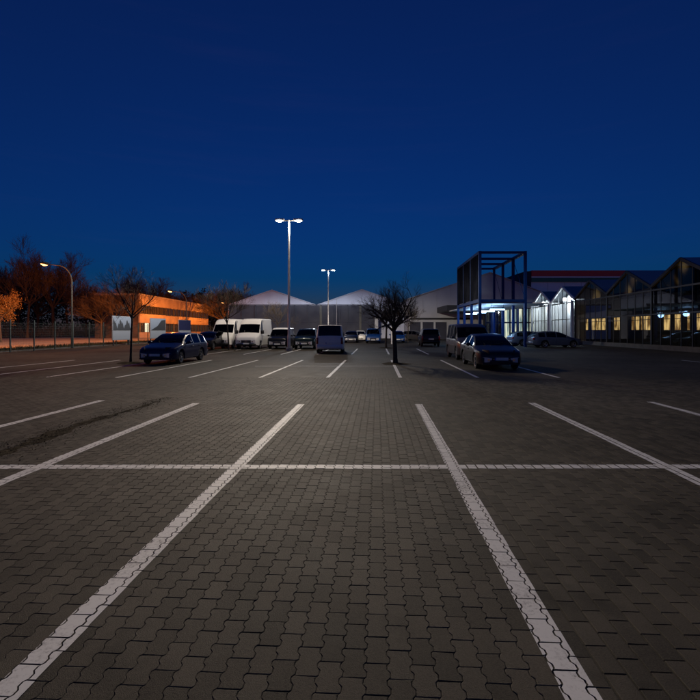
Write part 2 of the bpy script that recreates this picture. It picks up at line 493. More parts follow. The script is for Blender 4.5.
# painted lines: in the built zone the paint lies on the stones and breaks at every joint
def clip_poly(poly, axis, lim, keep_less):
    out = []
    for i in range(len(poly)):
        a = poly[i]; b = poly[(i + 1) % len(poly)]
        ia = (a[axis] <= lim) == keep_less; ib = (b[axis] <= lim) == keep_less
        if ia: out.append(a)
        if ia != ib:
            t = (lim - a[axis]) / (b[axis] - a[axis])
            out.append(tuple(a[k] + (b[k] - a[k]) * t for k in range(2)))
    return out
def near_line(u0, u1, v0, v1, lift, skew=0.0):
    """rectangle in lot coordinates; skew turns a cross line so that v drops with u"""
    m = MB()
    for (u, vv, kind, z, ta, tb) in pavers:
        if u < u0 - 0.15 or u > u1 + 0.15: continue
        vs_ = vv - skew * u
        if vs_ < v0 - 0.2 or vs_ > v1 + 0.2: continue
        top = KINDS[kind][2]
        poly = [(u + x, vv + y - skew * u) for x, y in top]
        e = 0.004
        for ax, lim, kl in ((0, u0 + rnd.uniform(-e, e), False), (0, u1 + rnd.uniform(-e, e), True), (1, v0 + rnd.uniform(-e, e), False), (1, v1 + rnd.uniform(-e, e), True)):
            poly = clip_poly(poly, ax, lim, kl)
            if len(poly) < 3: break
        if len(poly) < 3: continue
        vs = []
        for a, b in poly:
            b2 = b + skew * u
            p = _eu * a + _ev * b2
            vs.append((p.x, p.y, z + lift + ta * (a - u) + tb * (b2 - vv)))
        m.add(vs, [tuple(range(len(vs)))])
    return tag(m.build('painted_line', M_PAINT), kind='structure')
for u, wob in ((-6.22, 10.55), (-3.93, 10.25), (-1.63, 10.25), (0.89, 10.4), (3.37, 10.7), (6.05, 11.0)):
    near_line(u - 0.078, u + 0.078, 0.9, wob, 0.003)
near_line(-9.0, 11.0, 5.53, 5.69, 0.0015, skew=0.056)
def far_line(u, v0, v1, w=0.12):
    m = MB(); n = 14
    for i in range(n + 1):
        vv = v0 + (v1 - v0) * i / n
        for s in (-1, 1): m.v.append((u + s * w / 2 + KX * vv + rnd.uniform(-.006, .006), vv, 0.004))
    for i in range(n): m.f.append((2 * i, 2 * i + 1, 2 * i + 3, 2 * i + 2))
    return tag(m.build('painted_line', M_PAINT), kind='structure')
for u in (-16.0, -13.6, -11.2, -8.75, -6.3, -3.93, -1.66, 0.78, 3.38, 6.1, 16.1):
    far_line(u, 16.1, 25.4)
    if -14 < u < 9: far_line(u, 31.5, 41.0)
def cross_line(x0, x1, y, w=0.12):
    m = MB(); m.add([(x0, y - w / 2, 0.008), (x1, y - w / 2, 0.008), (x1, y + w / 2, 0.008), (x0, y + w / 2, 0.008)], [(0, 1, 2, 3)])
    return tag(m.build('painted_line', M_PAINT), kind='structure')
cross_line(-4.2, 2.1, 21.2, 0.08)
cross_line(-7, 9, 36.2, 0.08)

# ------------------------------------------------------------------ trees
def grow(seed, trunk_h, r0, limbs, limb_len, levels, counts, ratio, spread, upward, lean=(0, 0), tw_r=0.004, crown_from=2):
    rr = random.Random(seed)
    trunk = MB(); crown = MB()
    def wig(d, a):
        v = Vector((rr.gauss(0, 1), rr.gauss(0, 1), rr.gauss(0, 1))) * a
        return (d + v).normalized()
    def branch(p, d, length, r, level):
        nseg = 4 if level < 2 else 3
        pts = [p]; rads = [r]
        for i in range(nseg):
            d = wig(d, 0.13 if level else 0.05); d = (d + Vector((0, 0, upward * (0.5 if level < 2 else 1.0)))).normalized()
            p = p + d * (length / nseg); pts.append(p); rads.append(max(tw_r * 0.6, r * (1 - 0.62 * (i + 1) / nseg)))
        dst = trunk if level < crown_from else crown
        dst.tube(pts, rads, (7, 5, 4, 3, 3, 3)[level], cap=level < 2)
        if level >= levels: return
        k = counts[level]
        for i in range(k):
            t = 0.3 + 0.7 * (i + rr.random()) / k
            s = min(int(t * nseg), nseg - 1); q = pts[s].lerp(pts[s + 1], t * nseg - s)
            az = rr.uniform(0, 2 * math.pi); sp = spread * rr.uniform(0.6, 1.25)
            x = d.cross(Vector((0, 0, 1)) if abs(d.z) < 0.95 else Vector((1, 0, 0))).normalized(); y = d.cross(x)
            nd = (d * math.cos(sp) + (x * math.cos(az) + y * math.sin(az)) * math.sin(sp)).normalized()
            branch(q, nd, length * ratio * rr.uniform(0.7, 1.2) * (1.1 - 0.4 * t), max(tw_r, rads[s] * 0.55), level + 1)
    # trunk
    p = Vector((0, 0, -0.1)); pts = [p]; rads = [r0 * 1.35]; d = Vector((lean[0], lean[1], 1)).normalized()
    for i in range(5):
        d = wig(d, 0.035); p = p + d * ((trunk_h + 0.1) / 5); pts.append(p); rads.append(r0 * (1 - 0.25 * (i + 1) / 5))
    trunk.tube(pts, rads, 9)
    for i in range(limbs):
        az = 2 * math.pi * (i + rr.random() * 0.6) / limbs; el = rr.uniform(0.35, 1.05)
        if i == 0: el = 1.35
        nd = Vector((math.cos(az) * math.cos(el), math.sin(az) * math.cos(el), math.sin(el)))
        t = rr.uniform(0.82, 1.0); s = min(int(t * 5), 4)
        branch(pts[s].lerp(pts[s + 1], t * 5 - s), nd, limb_len * rr.uniform(0.8, 1.15), r0 * 0.52, 1)
    return trunk, crown
def tree_meshes(name, *a, **k):
    t, c = grow(*a, **k)
    return t.mesh('trunk', 'bark', 60), c.mesh('crown', 'twig_bark', None)
T_POLLARD = [tree_meshes('a', 11, 1.7, 0.115, 11, 1.42, 4, (0, 6, 7, 6), 0.66, 0.85, 0.11, tw_r=0.0036),
             tree_meshes('b', 23, 1.8, 0.085, 10, 1.3, 4, (0, 7, 8, 6), 0.66, 0.8, 0.13, tw_r=0.0055)]
T_STREET = [tree_meshes('c', 31, 2.1, 0.055, 8, 1.7, 4, (0, 6, 6, 5), 0.62, 0.7, 0.08, tw_r=0.004),
            tree_meshes('d', 37, 2.0, 0.05, 9, 1.6, 4, (0, 6, 7, 6), 0.64, 0.7, 0.14, tw_r=0.005)]
T_BIG = [tree_meshes('e', 41, 3.4, 0.17, 9, 4.0, 4, (0, 8, 8, 7), 0.6, 0.7, 0.16, tw_r=0.010),
         tree_meshes('f', 43, 4.2, 0.15, 9, 3.8, 4, (0, 8, 8, 7), 0.6, 0.62, 0.2, tw_r=0.010),
         tree_meshes('g', 47, 3.0, 0.19, 10, 3.6, 4, (0, 8, 8, 7), 0.62, 0.8, 0.12, tw_r=0.010)]
def tree(name, meshes, loc, rz, sc, label, group=None):
    e = empty(name, loc, rz); e.scale = (sc, sc, sc) if isinstance(sc, (int, float)) else sc
    instance('trunk', meshes[0], e); instance('crown', meshes[1], e)
    return tag(e, label, 'tree', group)
def soil_patch(x, y, r):
    m = MB(); n = 22; rr = random.Random(int(x * 100))
    m.v.append((x, y, 0.055))
    for k, (f, z) in enumerate(((0.5, 0.05), (1.0, -0.004))):
        for i in range(n):
            a = 2 * math.pi * i / n; q = r * f * rr.uniform(0.82, 1.15)
            m.v.append((x + q * math.cos(a), y + q * math.sin(a), z + (rr.uniform(-.015, .02) if k == 0 else 0)))
    for i in range(n):
        j = (i + 1) % n
        m.f.append((0, 1 + i, 1 + j)); m.f.append((1 + i, 1 + n + i, 1 + n + j, 1 + j))
    return tag(m.build('soil', 'soil', smooth=60), kind='structure')
tree('pruned_tree', T_POLLARD[0], (px(395.5, 22.6), 22.6, 0), 0.4, (0.98, 0.98, 1.1), 'stout bare pruned tree with a dense twiggy head, alone on a bay line')
soil_patch(px(395.5, 22.6), 22.6, 0.75)
tree('pruned_tree', T_POLLARD[1], (px(386, 42.5), 42.5, 0), 2.0, 1.12, 'thinner bare pruned tree on the bay line behind the stout pruned tree')
soil_patch(px(386, 42.5), 42.5, 0.8)
tree('young_tree', T_STREET[0], (px(130.7, 23.2), 23.2, 0), 1.0, (1.05, 1.05, 1.12), 'slim young tree with orange lit twigs beside the dark blue estate car')
soil_patch(px(130.7, 23.2), 23.2, 0.65)
tree('young_tree', T_STREET[1], (px(228.7, 37.6), 37.6, 0), 0.3, 1.28, 'slim bare tree standing between the fronts of the two white vans')
soil_patch(px(228.7, 37.6), 37.6, 0.6)
tree('young_tree', T_STREET[0], (px(279, 52), 52, 0), 2.6, (0.95, 0.95, 1.1), 'bare tree behind the small dark van with the white roof')
tree('young_tree', T_STREET[1], (px(408, 60), 60, 0), 4.1, 1.15, 'bare tree in front of the pale hall beside the parked light blue car')
BIGS = [(53, 104, 0, 2.15), (27, 97, 1, 1.75), (86, 108, 2, 1.55), (6, 106, 1, 1.7), (116, 88, 0, 1.05), (101, 90, 2, 1.15), (128, 86, 1, 0.9), (38, 122, 2, 2.0), (68, 126, 1, 1.9), (99, 124, 2, 1.6), (-8, 118, 0, 1.9), (18, 130, 0, 2.0)]
for i, (x, d, k, s) in enumerate(BIGS):
    if d < 91: tree('street_tree', T_BIG[k], (px(x, d), d, 0), i * 1.3, s, 'spreading orange lit bare tree before the brown end wall of the office building', 'bare trees before the end wall')
    elif d < 100: tree('street_tree', T_BIG[k], (px(x, d), d, 0), i * 1.3, s, 'bare tree across the street right beside the tree holding dry leaves')
    elif s > 2.1: tree('street_tree', T_BIG[k], (px(x, d), d, 0), i * 1.3, s, 'tallest bare tree across the street, rising beyond the curved street lamp head')
    else: tree('street_tree', T_BIG[k], (px(x, d), d, 0), i * 1.3, s, 'dark bare tree in the wood edge across the lamplit street', 'bare trees across the street')
for i, (x, d, k, s) in enumerate([(150, 150, 0, 2.1), (172, 152, 2, 1.9), (133, 148, 1, 1.9), (222, 120, 2, 1.55), (234, 128, 0, 1.45)]):
    tree('background_tree', T_BIG[k], (px(x, d), d, 0), i * 2.1, s, 'tall bare tree rising above the roof of the orange lit building' if i < 3 else 'tall bare tree beyond the roofs of the two white vans',
         'bare trees behind the office building' if i < 3 else 'bare trees behind the white vans')
# tree that keeps its dry leaves, at the left edge
tt, tc = grow(53, 2.2, 0.11, 7, 1.9, 3, (0, 6, 6), 0.6, 0.8, 0.1)
le = empty('leafy_tree', (px(1, 62), 62, 0)); le.scale = (1.4, 1.4, 1.4); tt.build('trunk', 'bark', le, 60)
lm = MB(); rr = random.Random(3)
for v0 in tc.v[::2]:
    for q in range(4):
        p = Vector(v0) + Vector((rr.gauss(0, .14), rr.gauss(0, .14), rr.gauss(0, .14)))
        a = Vector((rr.gauss(0, 1), rr.gauss(0, 1), rr.gauss(0, 1))).normalized() * 0.075
        b = a.cross(Vector((rr.gauss(0, 1), rr.gauss(0, 1), rr.gauss(0, 1)))).normalized() * 0.045
        lm.add([tuple(p - a), tuple(p + b), tuple(p + a), tuple(p - b)], [(0, 1, 2, 3)])
cr = lm.build('crown', 'dry_leaf', le)
tag(le, 'tree still holding dry brown leaves, lit orange beside the street', 'tree')
# pine wood far behind
pm = MB(); rr = random.Random(9)
for i in range(230):
    x = px(rr.uniform(-140, 244), 190) ; y = rr.uniform(185, 215); h = rr.uniform(14, 17.5); r0 = rr.uniform(2.2, 3.2)
    for k in range(150):
        z = h * (0.08 + 0.92 * rr.random() ** 0.8); r = r0 * (1.08 - z / h) ** 0.6 * math.sqrt(rr.random()); a = rr.uniform(0, 6.28)
        p = Vector((x + r * math.cos(a), y + r * math.sin(a), z)); s = rr.uniform(0.35, 0.9)
        q = [p + Vector((rr.uniform(-s, s), rr.uniform(-s, s), rr.uniform(-s, s))) for _ in range(3)]
        pm.add([tuple(w) for w in q], [(0, 1, 2)])
tag(pm.build('pine_wood', 'pine_needle'), 'dark pine wood on the skyline behind the building and halls', 'wood', kind='stuff')

# hedge / rough grass along the fence
hm = MB(); rr = random.Random(4)
for i in range(9000):
    y = 18 + 82 * rr.random() ** 1.3; x = -25.9 + rr.gauss(0, 0.35); h = rr.uniform(0.12, 0.45)
    a = rr.uniform(0, 6.28); w = rr.uniform(0.02, 0.05); dx = rr.gauss(0, .12); dy = rr.gauss(0, .12)
    hm.add([(x - w * math.cos(a), y - w * math.sin(a), 0), (x + w * math.cos(a), y + w * math.sin(a), 0), (x + dx, y + dy, h)], [(0, 1, 2)])
tag(hm.build('rough_grass', 'verge_grass'), 'rough dark grass along the foot of the mesh fence', 'grass', kind='stuff')

# soil, moss and leaf litter on the paving of the left bay
lm = MB(); rr = random.Random(12)
N1, N2 = 60, 9
for i in range(N1 + 1):
    t = i / N1; vv = 5.5 + 5.2 * t
    w = 0.26 * (0.35 + 0.65 * math.sin(math.pi * min(1, t * 1.05)) ** 0.6) * (1.0 + 0.35 * math.sin(t * 23) + 0.2 * math.sin(t * 51)) * (1.15 - 0.75 * t)
    uc = -4.95 + 0.07 * math.sin(t * 9)
    for j in range(N2):
        s = j / (N2 - 1) * 2 - 1
        p = LOT(uc + s * w + rr.uniform(-.02, .02), vv)
        z = ZT - 0.008 + (0.020 * (1 - s * s) * rr.uniform(0.35, 1.0) if abs(s) < 1 else 0)
        lm.v.append((p[0], p[1], z))
for i in range(N1):
    for j in range(N2 - 1):
        a = i * N2 + j; lm.f.append((a, a + 1, a + 1 + N2, a + N2))
for k in range(3000):
    t = rr.random() ** 1.1; p = Vector(LOT(-4.95 + rr.gauss(0, 0.25) * (1.2 - 0.6 * t), 5.0 + 6.3 * t, ZT + 0.008 + rr.random() * 0.015))
    a = Vector((rr.gauss(0, 1), rr.gauss(0, 1), rr.gauss(0, .25))).normalized() * rr.uniform(.005, .018)
    b = a.cross(Vector((rr.gauss(0, .3), rr.gauss(0, .3), 1))).normalized() * a.length * 0.6
    lm.add([tuple(p - a), tuple(p + b), tuple(p + a), tuple(p - b)], [(0, 1, 2, 3)])
tag(lm.build('leaf_litter', 'soil'), 'dark strip of soil, moss and fallen leaves on the paving', 'leaf litter', kind='stuff')

# ------------------------------------------------------------------ halls and walls behind the lot
def gable_hall(name, x0, xp, x1, y0, y1, ze, zp, mat, label, wall_z0=0.0):
    e = empty(name, (xp, y0, 0))
    m = MB(); a, b = x0 - xp, x1 - xp; d = y1 - y0
    m.add([(a, 0, wall_z0), (b, 0, wall_z0), (b, 0, ze), (0, 0, zp), (a, 0, ze)], [(0, 1, 2, 3, 4)])
    m.add([(a, d, wall_z0), (b, d, wall_z0), (b, d, ze), (0, d, zp), (a, d, ze)], [(4, 3, 2, 1, 0)])
    m.add([(a, 0, wall_z0), (a, d, wall_z0), (a, d, ze), (a, 0, ze)], [(0, 1, 2, 3)])
    m.add([(b, 0, wall_z0), (b, d, wall_z0), (b, d, ze), (b, 0, ze)], [(3, 2, 1, 0)])
    m.build('wall', mat, e)
    for s, q in ((-1, a), (1, b)):
        r = MB(); th = 0.14; q2 = q * 1.01
        r.add([(0, -0.25, zp), (q2, -0.25, ze), (q2, d, ze), (0, d, zp), (0, -0.25, zp + th), (q2, -0.25, ze + th), (q2, d, ze + th), (0, d, zp + th)],
              [(0, 1, 2, 3), (7, 6, 5, 4), (0, 4, 5, 1), (1, 5, 6, 2), (2, 6, 7, 3), (3, 7, 4, 0)])
        r.build('roof', mat, e)
    # seams in the gable cladding
    n = int((b - a) / 2.4)
    for i in range(1, n):
        x = a + (b - a) * i / n
        zt = ze + (zp - ze) * (1 - abs(x) / (b if x > 0 else -a))
        s = MB(); s.box(x - 0.035, x + 0.035, -0.04, 0.0, wall_z0, zt - 0.02); s.build('cladding_seam', mat, e)
    tag(e, label, 'hall')
    return e
gable_hall('storage_hall', px(228, 92), px(272, 92), px(316, 92), 92, 130, 6.3, 9.2, 'hall_fabric', 'pale gabled storage hall behind the grey wall, beyond the white vans')
gable_hall('storage_hall', px(317, 92), px(362, 92), px(407, 92), 92, 130, 6.3, 9.3, 'hall_fabric', 'pale gabled storage hall behind the grey wall, above the silver van')
h3 = gable_hall('sales_hall', px(409, 84), px(490, 84), px(560, 84), 84, 125, 7.0, 11.6, 'white_cladding', 'large pale gabled hall behind the blue steel entrance frame')
xw = px(490, 84)
boxpart('canopy', 'dark_metal', h3, px(441, 80) - xw, px(500, 80) - xw, -9.0, -0.4, 4.6, 5.5)
boxpart('wall_band', 'dark_metal', h3, px(409, 84) - xw + 0.2, px(470, 84) - xw, -0.09, -0.03, 3.4, 3.75)
for x in (415, 428, 441):
    boxpart('gate', 'grey_cladding', h3, px(x, 84) - xw - 0.95, px(x, 84) - xw + 0.95, -0.13, -0.02, 0.0, 3.0)
# grey screening wall of panels
e = empty('screen_wall', (0, 88, 0))
x0, x1 = px(229, 88), px(374, 88)
n = 11
for i in range(n):
    a = x0 + (x1 - x0) * i / n; b = x0 + (x1 - x0) * (i + 1) / n
    boxpart('panel', 'grey_cladding', e, a + 0.012, b - 0.012, 0, 0.12, 0.05, 2.95)
    boxpart('panel', 'grey_cladding', e, a + 0.012, b - 0.012, 0, 0.12, 2.975, 6.1)
    boxpart('post', 'dark_metal' if i in (6, 9) else 'grey_cladding', e, b - 0.11 * (2.6 if i in (6, 9) else 1), b + 0.11, -0.16, -0.01, 0, 6.12)
boxpart('coping', 'grey_cladding', e, x0 - 0.1, x1 + 0.1, -0.06, 0.2, 6.13, 6.28)
boxpart('end_pillar', 'white_cladding', e, x1 + 0.12, x1 + 0.75, -0.5, 0.3, 0, 4.0)
tag(e, 'grey panelled screen wall running below the storage hall gables', 'wall')
# flat roofed store with striped fascia
e = empty('store_building', (px(531, 86), 86, 0))
wx = 60
boxpart('wall', 'white_trim', e, 0, wx, 0, 30, 0, 10.2)
boxpart('corner_pier', 'grey_cladding', e, -1.1, -0.02, -0.15, 30, 0, 12.1)
boxpart('fascia', 'green_trim', e, -0.01, wx, -0.25, 30, 10.21, 11.0)
boxpart('stripe', 'white_trim', e, -0.01, wx, -0.36, -0.26, 10.92, 11.165)
boxpart('stripe', 'red_trim', e, -0.01, wx, -0.32, 30, 11.17, 12.25)
for i in range(1, 12):
    boxpart('cladding_seam', 'white_cladding', e, i * 3.0 - 0.03, i * 3.0 + 0.03, -0.04, -0.001, 0, 10.18)
tag(e, 'flat roofed white store with red and green striped fascia', 'building')
# thin pole before the wall
e = empty('flag_pole', (px(336.7, 84), 84, 0)); m = MB(); m.tube([(0, 0, 0), (0, 0, 3.5), (0, 0, 7.0)], [0.07, 0.06, 0.035], 8); m.build('pole', 'galvanised', e)
boxpart('base', 'concrete', e, -.22, .22, -.22, .22, -.02, .18); tag(e, 'thin bare flag pole in front of the grey screen wall', 'pole')

# ------------------------------------------------------------------ glasshouse
def GP(t, d=0.0, z=0.0):
    """point on the glass front: t counts gables, d metres inwards"""
    return Vector((26.27 - 0.56 * t + 0.9975 * d, 55.97 - 7.98 * t - 0.07 * d, z))
gh = empty('glasshouse', GP(4.0)); g0 = GP(4.0); GROT = 0
ZE, ZP, ZB, ZM = 5.2, 6.95, 0.38, 2.9
def gloc(t, d, z): return tuple(GP(t, d, z) - g0)
T0, T1 = -2, 4
m = MB(); m.beam(gloc(T0, -0.02, 0.18), gloc(T1, -0.02, 0.18), 0.26, 0.40); m.build('plinth', 'plinth_grey', gh)
def gz(t):
    f = t - math.floor(t); return ZE + (ZP - ZE) * (1 - abs(f - 0.5) * 2)
m = MB(); m.beam(gloc(T0, 0.0, ZM), gloc(T1, 0.0, ZM), 0.07, 0.09); m.build('transom', 'house_frame', gh)
m = MB(); m.beam(gloc(T0, 0.0, ZE - 0.3), gloc(T1, 0.0, ZE - 0.3), 0.09, 0.12); m.build('transom', 'house_frame', gh)
for gi in range(T0, T1):
    lit = gi < 0
    for k in range(6):
        t = gi + k / 6
        mm = MB(); w = 0.14 if k == 0 else 0.065
        mm.beam(gloc(t, 0, ZB), gloc(t, 0, gz(t) - 0.12 if k else ZE), w, w); mm.build('mullion', 'house_frame', gh)
        e_ = 0.06 / 8
        ta, tb = t + e_, t + 1 / 6 - e_
        for (za, zb, sl) in ((ZB + 0.03, ZM - 0.06, 0), (ZM + 0.06, ZE - 0.38, 0), (ZE - 0.22, None, 1)):
            p = MB()
            z1a, z1b = (gz(ta) - 0.16, gz(tb - 1e-6) - 0.16) if sl else (zb, zb)
            q = 0.004
            p.add([gloc(ta, -q, za), gloc(tb, -q, za), gloc(tb, -q, z1b), gloc(ta, -q, z1a)], [(0, 1, 2, 3)])
            p.build('pane', 'clear_glass' if lit else 'pane_glass', gh)
    for s in (0, 1):
        ta, tb = gi + 0.5, gi + s
        b = MB(); b.beam(gloc(ta, -0.06, ZP), gloc(tb, -0.06, ZE), 0.14, 0.24)
        b.build('bargeboard', 'white_frame' if lit else 'dark_metal', gh)
        for k in range(4):
            da, db = 0.05 + k * 5.5, 0.05 + (k + 1) * 5.5 - 0.06
            r = MB()
            up = 0.10
            r.add([gloc(ta, da, ZP + up), gloc(tb, da, ZE + up), gloc(tb, db, ZE + up), gloc(ta, db, ZP + up),
                   gloc(ta, da, ZP + up - 0.06), gloc(tb, da, ZE + up - 0.06), gloc(tb, db, ZE + up - 0.06), gloc(ta, db, ZP + up - 0.06)],
                  [(0, 1, 2, 3), (7, 6, 5, 4), (0, 4, 5, 1), (1, 5, 6, 2), (2, 6, 7, 3), (3, 7, 4, 0)])
            r.build('roof_panel', 'roof_glass', gh)
tag(gh, 'long glasshouse front with six glazed gables and dark pitched roofs', 'glasshouse')
# sales building inside the glasshouse, its windows lit amber
iw = empty('inner_building', GP(4.0, 4.0)); i0 = GP(4.0, 4.0)
def iloc(t, d, z): return tuple(GP(t, 4.0 + d, z) - i0)
def islab(name, mat, ta, tb, za, zb, d0=0.0, th=0.2):
    m = MB()
    a = [iloc(ta, d0, za), iloc(tb, d0, za), iloc(tb, d0, zb), iloc(ta, d0, zb), iloc(ta, d0 + th, za), iloc(tb, d0 + th, za), iloc(tb, d0 + th, zb), iloc(ta, d0 + th, zb)]
    m.add(a, [(0, 1, 2, 3), (7, 6, 5, 4), (0, 4, 5, 1), (1, 5, 6, 2), (2, 6, 7, 3), (3, 7, 4, 0)])
    return m.build(name, mat, iw)
islab('wall', 'wall_plain', 0.0, 4.0, 0, 5.0)
islab('ceiling_beam', 'dark_metal', 0.0, 4.0, 3.25, 4.1, -0.5, 0.45)
def t_at(xpx, d):
    lo, hi = -3.0, 4.5
    for _ in range(50):
        mid = (lo + hi) / 2; p = GP(mid, d)
        if 350 + 480 * p.x / p.y < xpx: lo = mid
        else: hi = mid
    return (lo + hi) / 2
for a, b in ((580, 588.5), (592, 606), (614, 621), (632, 640), (641, 651), (664, 671.5), (675, 681.5), (687.5, 690.5), (697, 706), (712, 724)):
    ta, tb = t_at(a, 4.0), t_at(b, 4.0)
    w = islab('window', 'alu_frame', ta, tb, 1.55, 3.05, -0.03, 0.025)
    npn = max(1, round((tb - ta) * 8 / 0.9))
    for k in range(npn):
        qa, qb = ta + (tb - ta) * k / npn + 0.006, ta + (tb - ta) * (k + 1) / npn - 0.006
        for za, zb in ((1.6, 2.6), (2.66, 3.0)):
            pm_ = MB(); d0 = -0.045
            pm_.add([iloc(qa, d0, za), iloc(qb, d0, za), iloc(qb, d0, zb), iloc(qa, d0, zb)], [(0, 1, 2, 3)])
            pp = pm_.build('pane', 'lit_amber', w)
tag(iw, 'sales building inside the glasshouse with a row of amber lit windows', 'building')
# two lit porches at the far end: white inner walls, lamp in the gable
for gi, hx in ((-2, 541), (-1, 563)):
    p0 = GP(gi + 0.5)
    pr = empty('lit_porch', p0)
    def ploc(t, d, z): return tuple(GP(gi + t, d, z) - p0)
    w = MB(); w.add([ploc(0.03, 1.3, 0), ploc(0.97, 1.3, 0), ploc(0.97, 1.3, ZE - .1), ploc(0.5, 1.3, ZP - .2), ploc(0.03, 1.3, ZE - .1)], [(0, 1, 2, 3, 4)])
    w.build('back_wall', 'interior_white', pr)
    for t in (0.03, 0.97):
        w = MB(); w.add([ploc(t, 0.1, 0), ploc(t, 1.3, 0), ploc(t, 1.3, ZE - .1), ploc(t, 0.1, ZE - .1)], [(0, 1, 2, 3)]); w.build('side_wall', 'interior_white', pr)
    for ta, tb in ((0.40, 0.55), (0.57, 0.74), (0.76, 0.95)):
        w = MB(); w.add([ploc(ta, 1.27, 0.1), ploc(tb, 1.27, 0.1), ploc(tb, 1.27, 4.3), ploc(ta, 1.27, 4.3)], [(0, 1, 2, 3)]); dr = w.build('glazed_door', 'dark_metal', pr)
        for z in (1.3, 2.5, 3.4):
            w = MB(); w.beam(ploc(ta, 1.2, z), ploc(tb, 1.2, z), 0.1, 0.09); w.build('door_rail', 'white_frame', dr)
    for t in (0.2, 0.8):
        pass
    for t in (0.03, 0.95):
        w = MB(); w.beam(ploc(t, -0.2, 0.3), ploc(t, -0.2, ZE - 0.1), 0.3, 0.3); w.build('white_post', 'white_frame', pr)
    lp = MB(); lp.tube([ploc(0.42, 0.5, ZE + 0.45), ploc(0.42, 0.5, ZE + 0.30), ploc(0.42, 0.5, ZE + 0.05)], [0.10, 0.26, 0.22], 12); lo = lp.build('pendant_lamp', 'bulb_white', pr)
    lamp_light('lamp_light', pr, ploc(0.42, 0.5, ZE - 0.35), 380.0, (0.84, 0.94, 1.0), 0.15)
    tag(pr, 'bright white lit gable porch next to the entrance' if gi == -2 else 'bright white lit gable porch next to the amber lit windows', 'porch')
# ------------------------------------------------------------------ entrance front, glowing shop windows
e = empty('shop_entrance', (px(484, 74), 74, 0))
ex = px(484, 74); X = lambda p: px(p, 74) - ex
boxpart('head_beam', 'white_cladding', e, X(484), X(535.5), 0, 0.6, 5.0, 5.9)
boxpart('back_wall', 'dark_metal', e, X(484), X(535.5), 0.5, 0.6, 0, 4.99)
for i, (a, b, mt) in enumerate(((486, 490.5, 0), (492, 497, 0), (498, 502, 0), (503.5, 510, 1), (510.8, 517, 1), (517.8, 523, 1), (524, 529, 1), (529.8, 534.8, 1))):
    for za, zb in ((0.15, 2.7), (2.8, 4.9)):
        w = boxpart('window', 'blue_steel' if i < 5 else 'alu_frame', e, X(a), X(b), 0.2, 0.3, za, zb)
        boxpart('pane', 'lit_shop' if mt else 'strip_window', w, X(a) + 0.07, X(b) - 0.07, 0.17, 0.199, za + 0.07, zb - 0.07)
for p in (491.2, 503, 517.4, 535.2):
    boxpart('column', 'blue_steel', e, X(p) - 0.14, X(p) + 0.14, -0.3, 0.0, 0, 5.0)
tag(e, 'tall shop windows glowing yellow white below the blue frame', 'shop front')

# ------------------------------------------------------------------ blue steel entrance frame
fr = empty('entrance_frame', LOT(9.65, 45.0)); fo = Vector(LOT(9.65, 45.0))
FW, FL, FT, FD = 4.25, 12.0, 8.75, 4.35
def floc(x, y, z): return (x + KX * y, y, z)
YS = [0, 4, 8, 12]
for x in (0, FW):
    for y in YS:
        m = MB(); m.beam(floc(x, y, 0), floc(x, y, FT), 0.24); m.build('post', 'blue_steel', fr)
    m = MB(); m.beam(floc(x, -0.1, FT + 0.12), floc(x, FL + 0.1, FT + 0.12), 0.25, 0.26); m.build('top_beam', 'blue_steel', fr)
    m = MB(); m.beam(floc(x, -0.08, FD), floc(x, FL, FD), 0.26, 0.28); m.build('deck_beam', 'blue_steel', fr)
for y in YS:
    m = MB(); m.beam(floc(0.13, y, FT + 0.12), floc(FW - .13, y, FT + 0.12), 0.2, 0.22); m.build('cross_beam', 'blue_steel', fr)
    m = MB(); m.beam(floc(0.13, y, FD), floc(FW - .13, y, FD), 0.2, 0.24); m.build('cross_beam', 'blue_steel', fr)
for y in (0.0, 8.0):
    m = MB(); m.tube([floc(FW, y + .1, FD + .2), floc(FW, y + 3.9, FT - .1)], 0.025, 6); m.build('tie_rod', 'blue_steel', fr)
m = MB(); m.add([floc(0.14, 0.12, FD - 0.16), floc(FW + 2.5, 0.12, FD - 0.16), floc(FW + 2.5, FL + 8, FD - 0.16), floc(0.14, FL + 8, FD - 0.16),
                 floc(0.14, 0.12, FD - 0.24), floc(FW + 2.5, 0.12, FD - 0.24), floc(FW + 2.5, FL + 8, FD - 0.24), floc(0.14, FL + 8, FD - 0.24)],
                [(0, 1, 2, 3), (7, 6, 5, 4), (0, 4, 5, 1), (1, 5, 6, 2), (2, 6, 7, 3), (3, 7, 4, 0)]); m.build('canopy_deck', 'deck_white', fr)
bm_ = noisy('banner_cloth', (0.002, 0.003, 0.007), (0.016, 0.019, 0.028), 0.55, 0.9, lo=0.5, hi=0.8, spec=0.05)
for k in range(3):
    m = MB(); n = 10
    for i in range(n + 1):
        y = YS[k] + 0.14 + 3.72 * i / n
        for z in (FD + 0.2, (FD + FT) / 2, FT - 0.02): m.v.append(floc(-0.13 - 0.03 * math.sin(i / n * math.pi) , y, z))
    for i in range(n):
        for j in range(2): a = i * 3 + j; m.f.append((a, a + 1, a + 4, a + 3))
    m.build('banner', 'banner_cloth', fr, 40)
for y in (2.0, 6.0, 10.0, 15.0):
    m = MB(); m.box(FW / 2 + KX * y - 0.7, FW / 2 + KX * y + 0.7, y - 0.06, y + 0.06, FD - 0.80, FD - 0.70); l_ = m.build('tube_lamp', 'tube_cool', fr)
    for s in (-.6, .6):
        boxpart('hanger', 'dark_metal', l_, FW / 2 + KX * y + s - .01, FW / 2 + KX * y + s + .01, y - .01, y + .01, FD - .70, FD - .25)
    lamp_light('lamp_light', fr, (FW / 2 + KX * y, y, FD - 0.95), 110.0, (0.32, 0.58, 1.0), 0.3)
tag(fr, 'tall open blue steel frame with dark banners and a lit canopy', 'entrance frame')

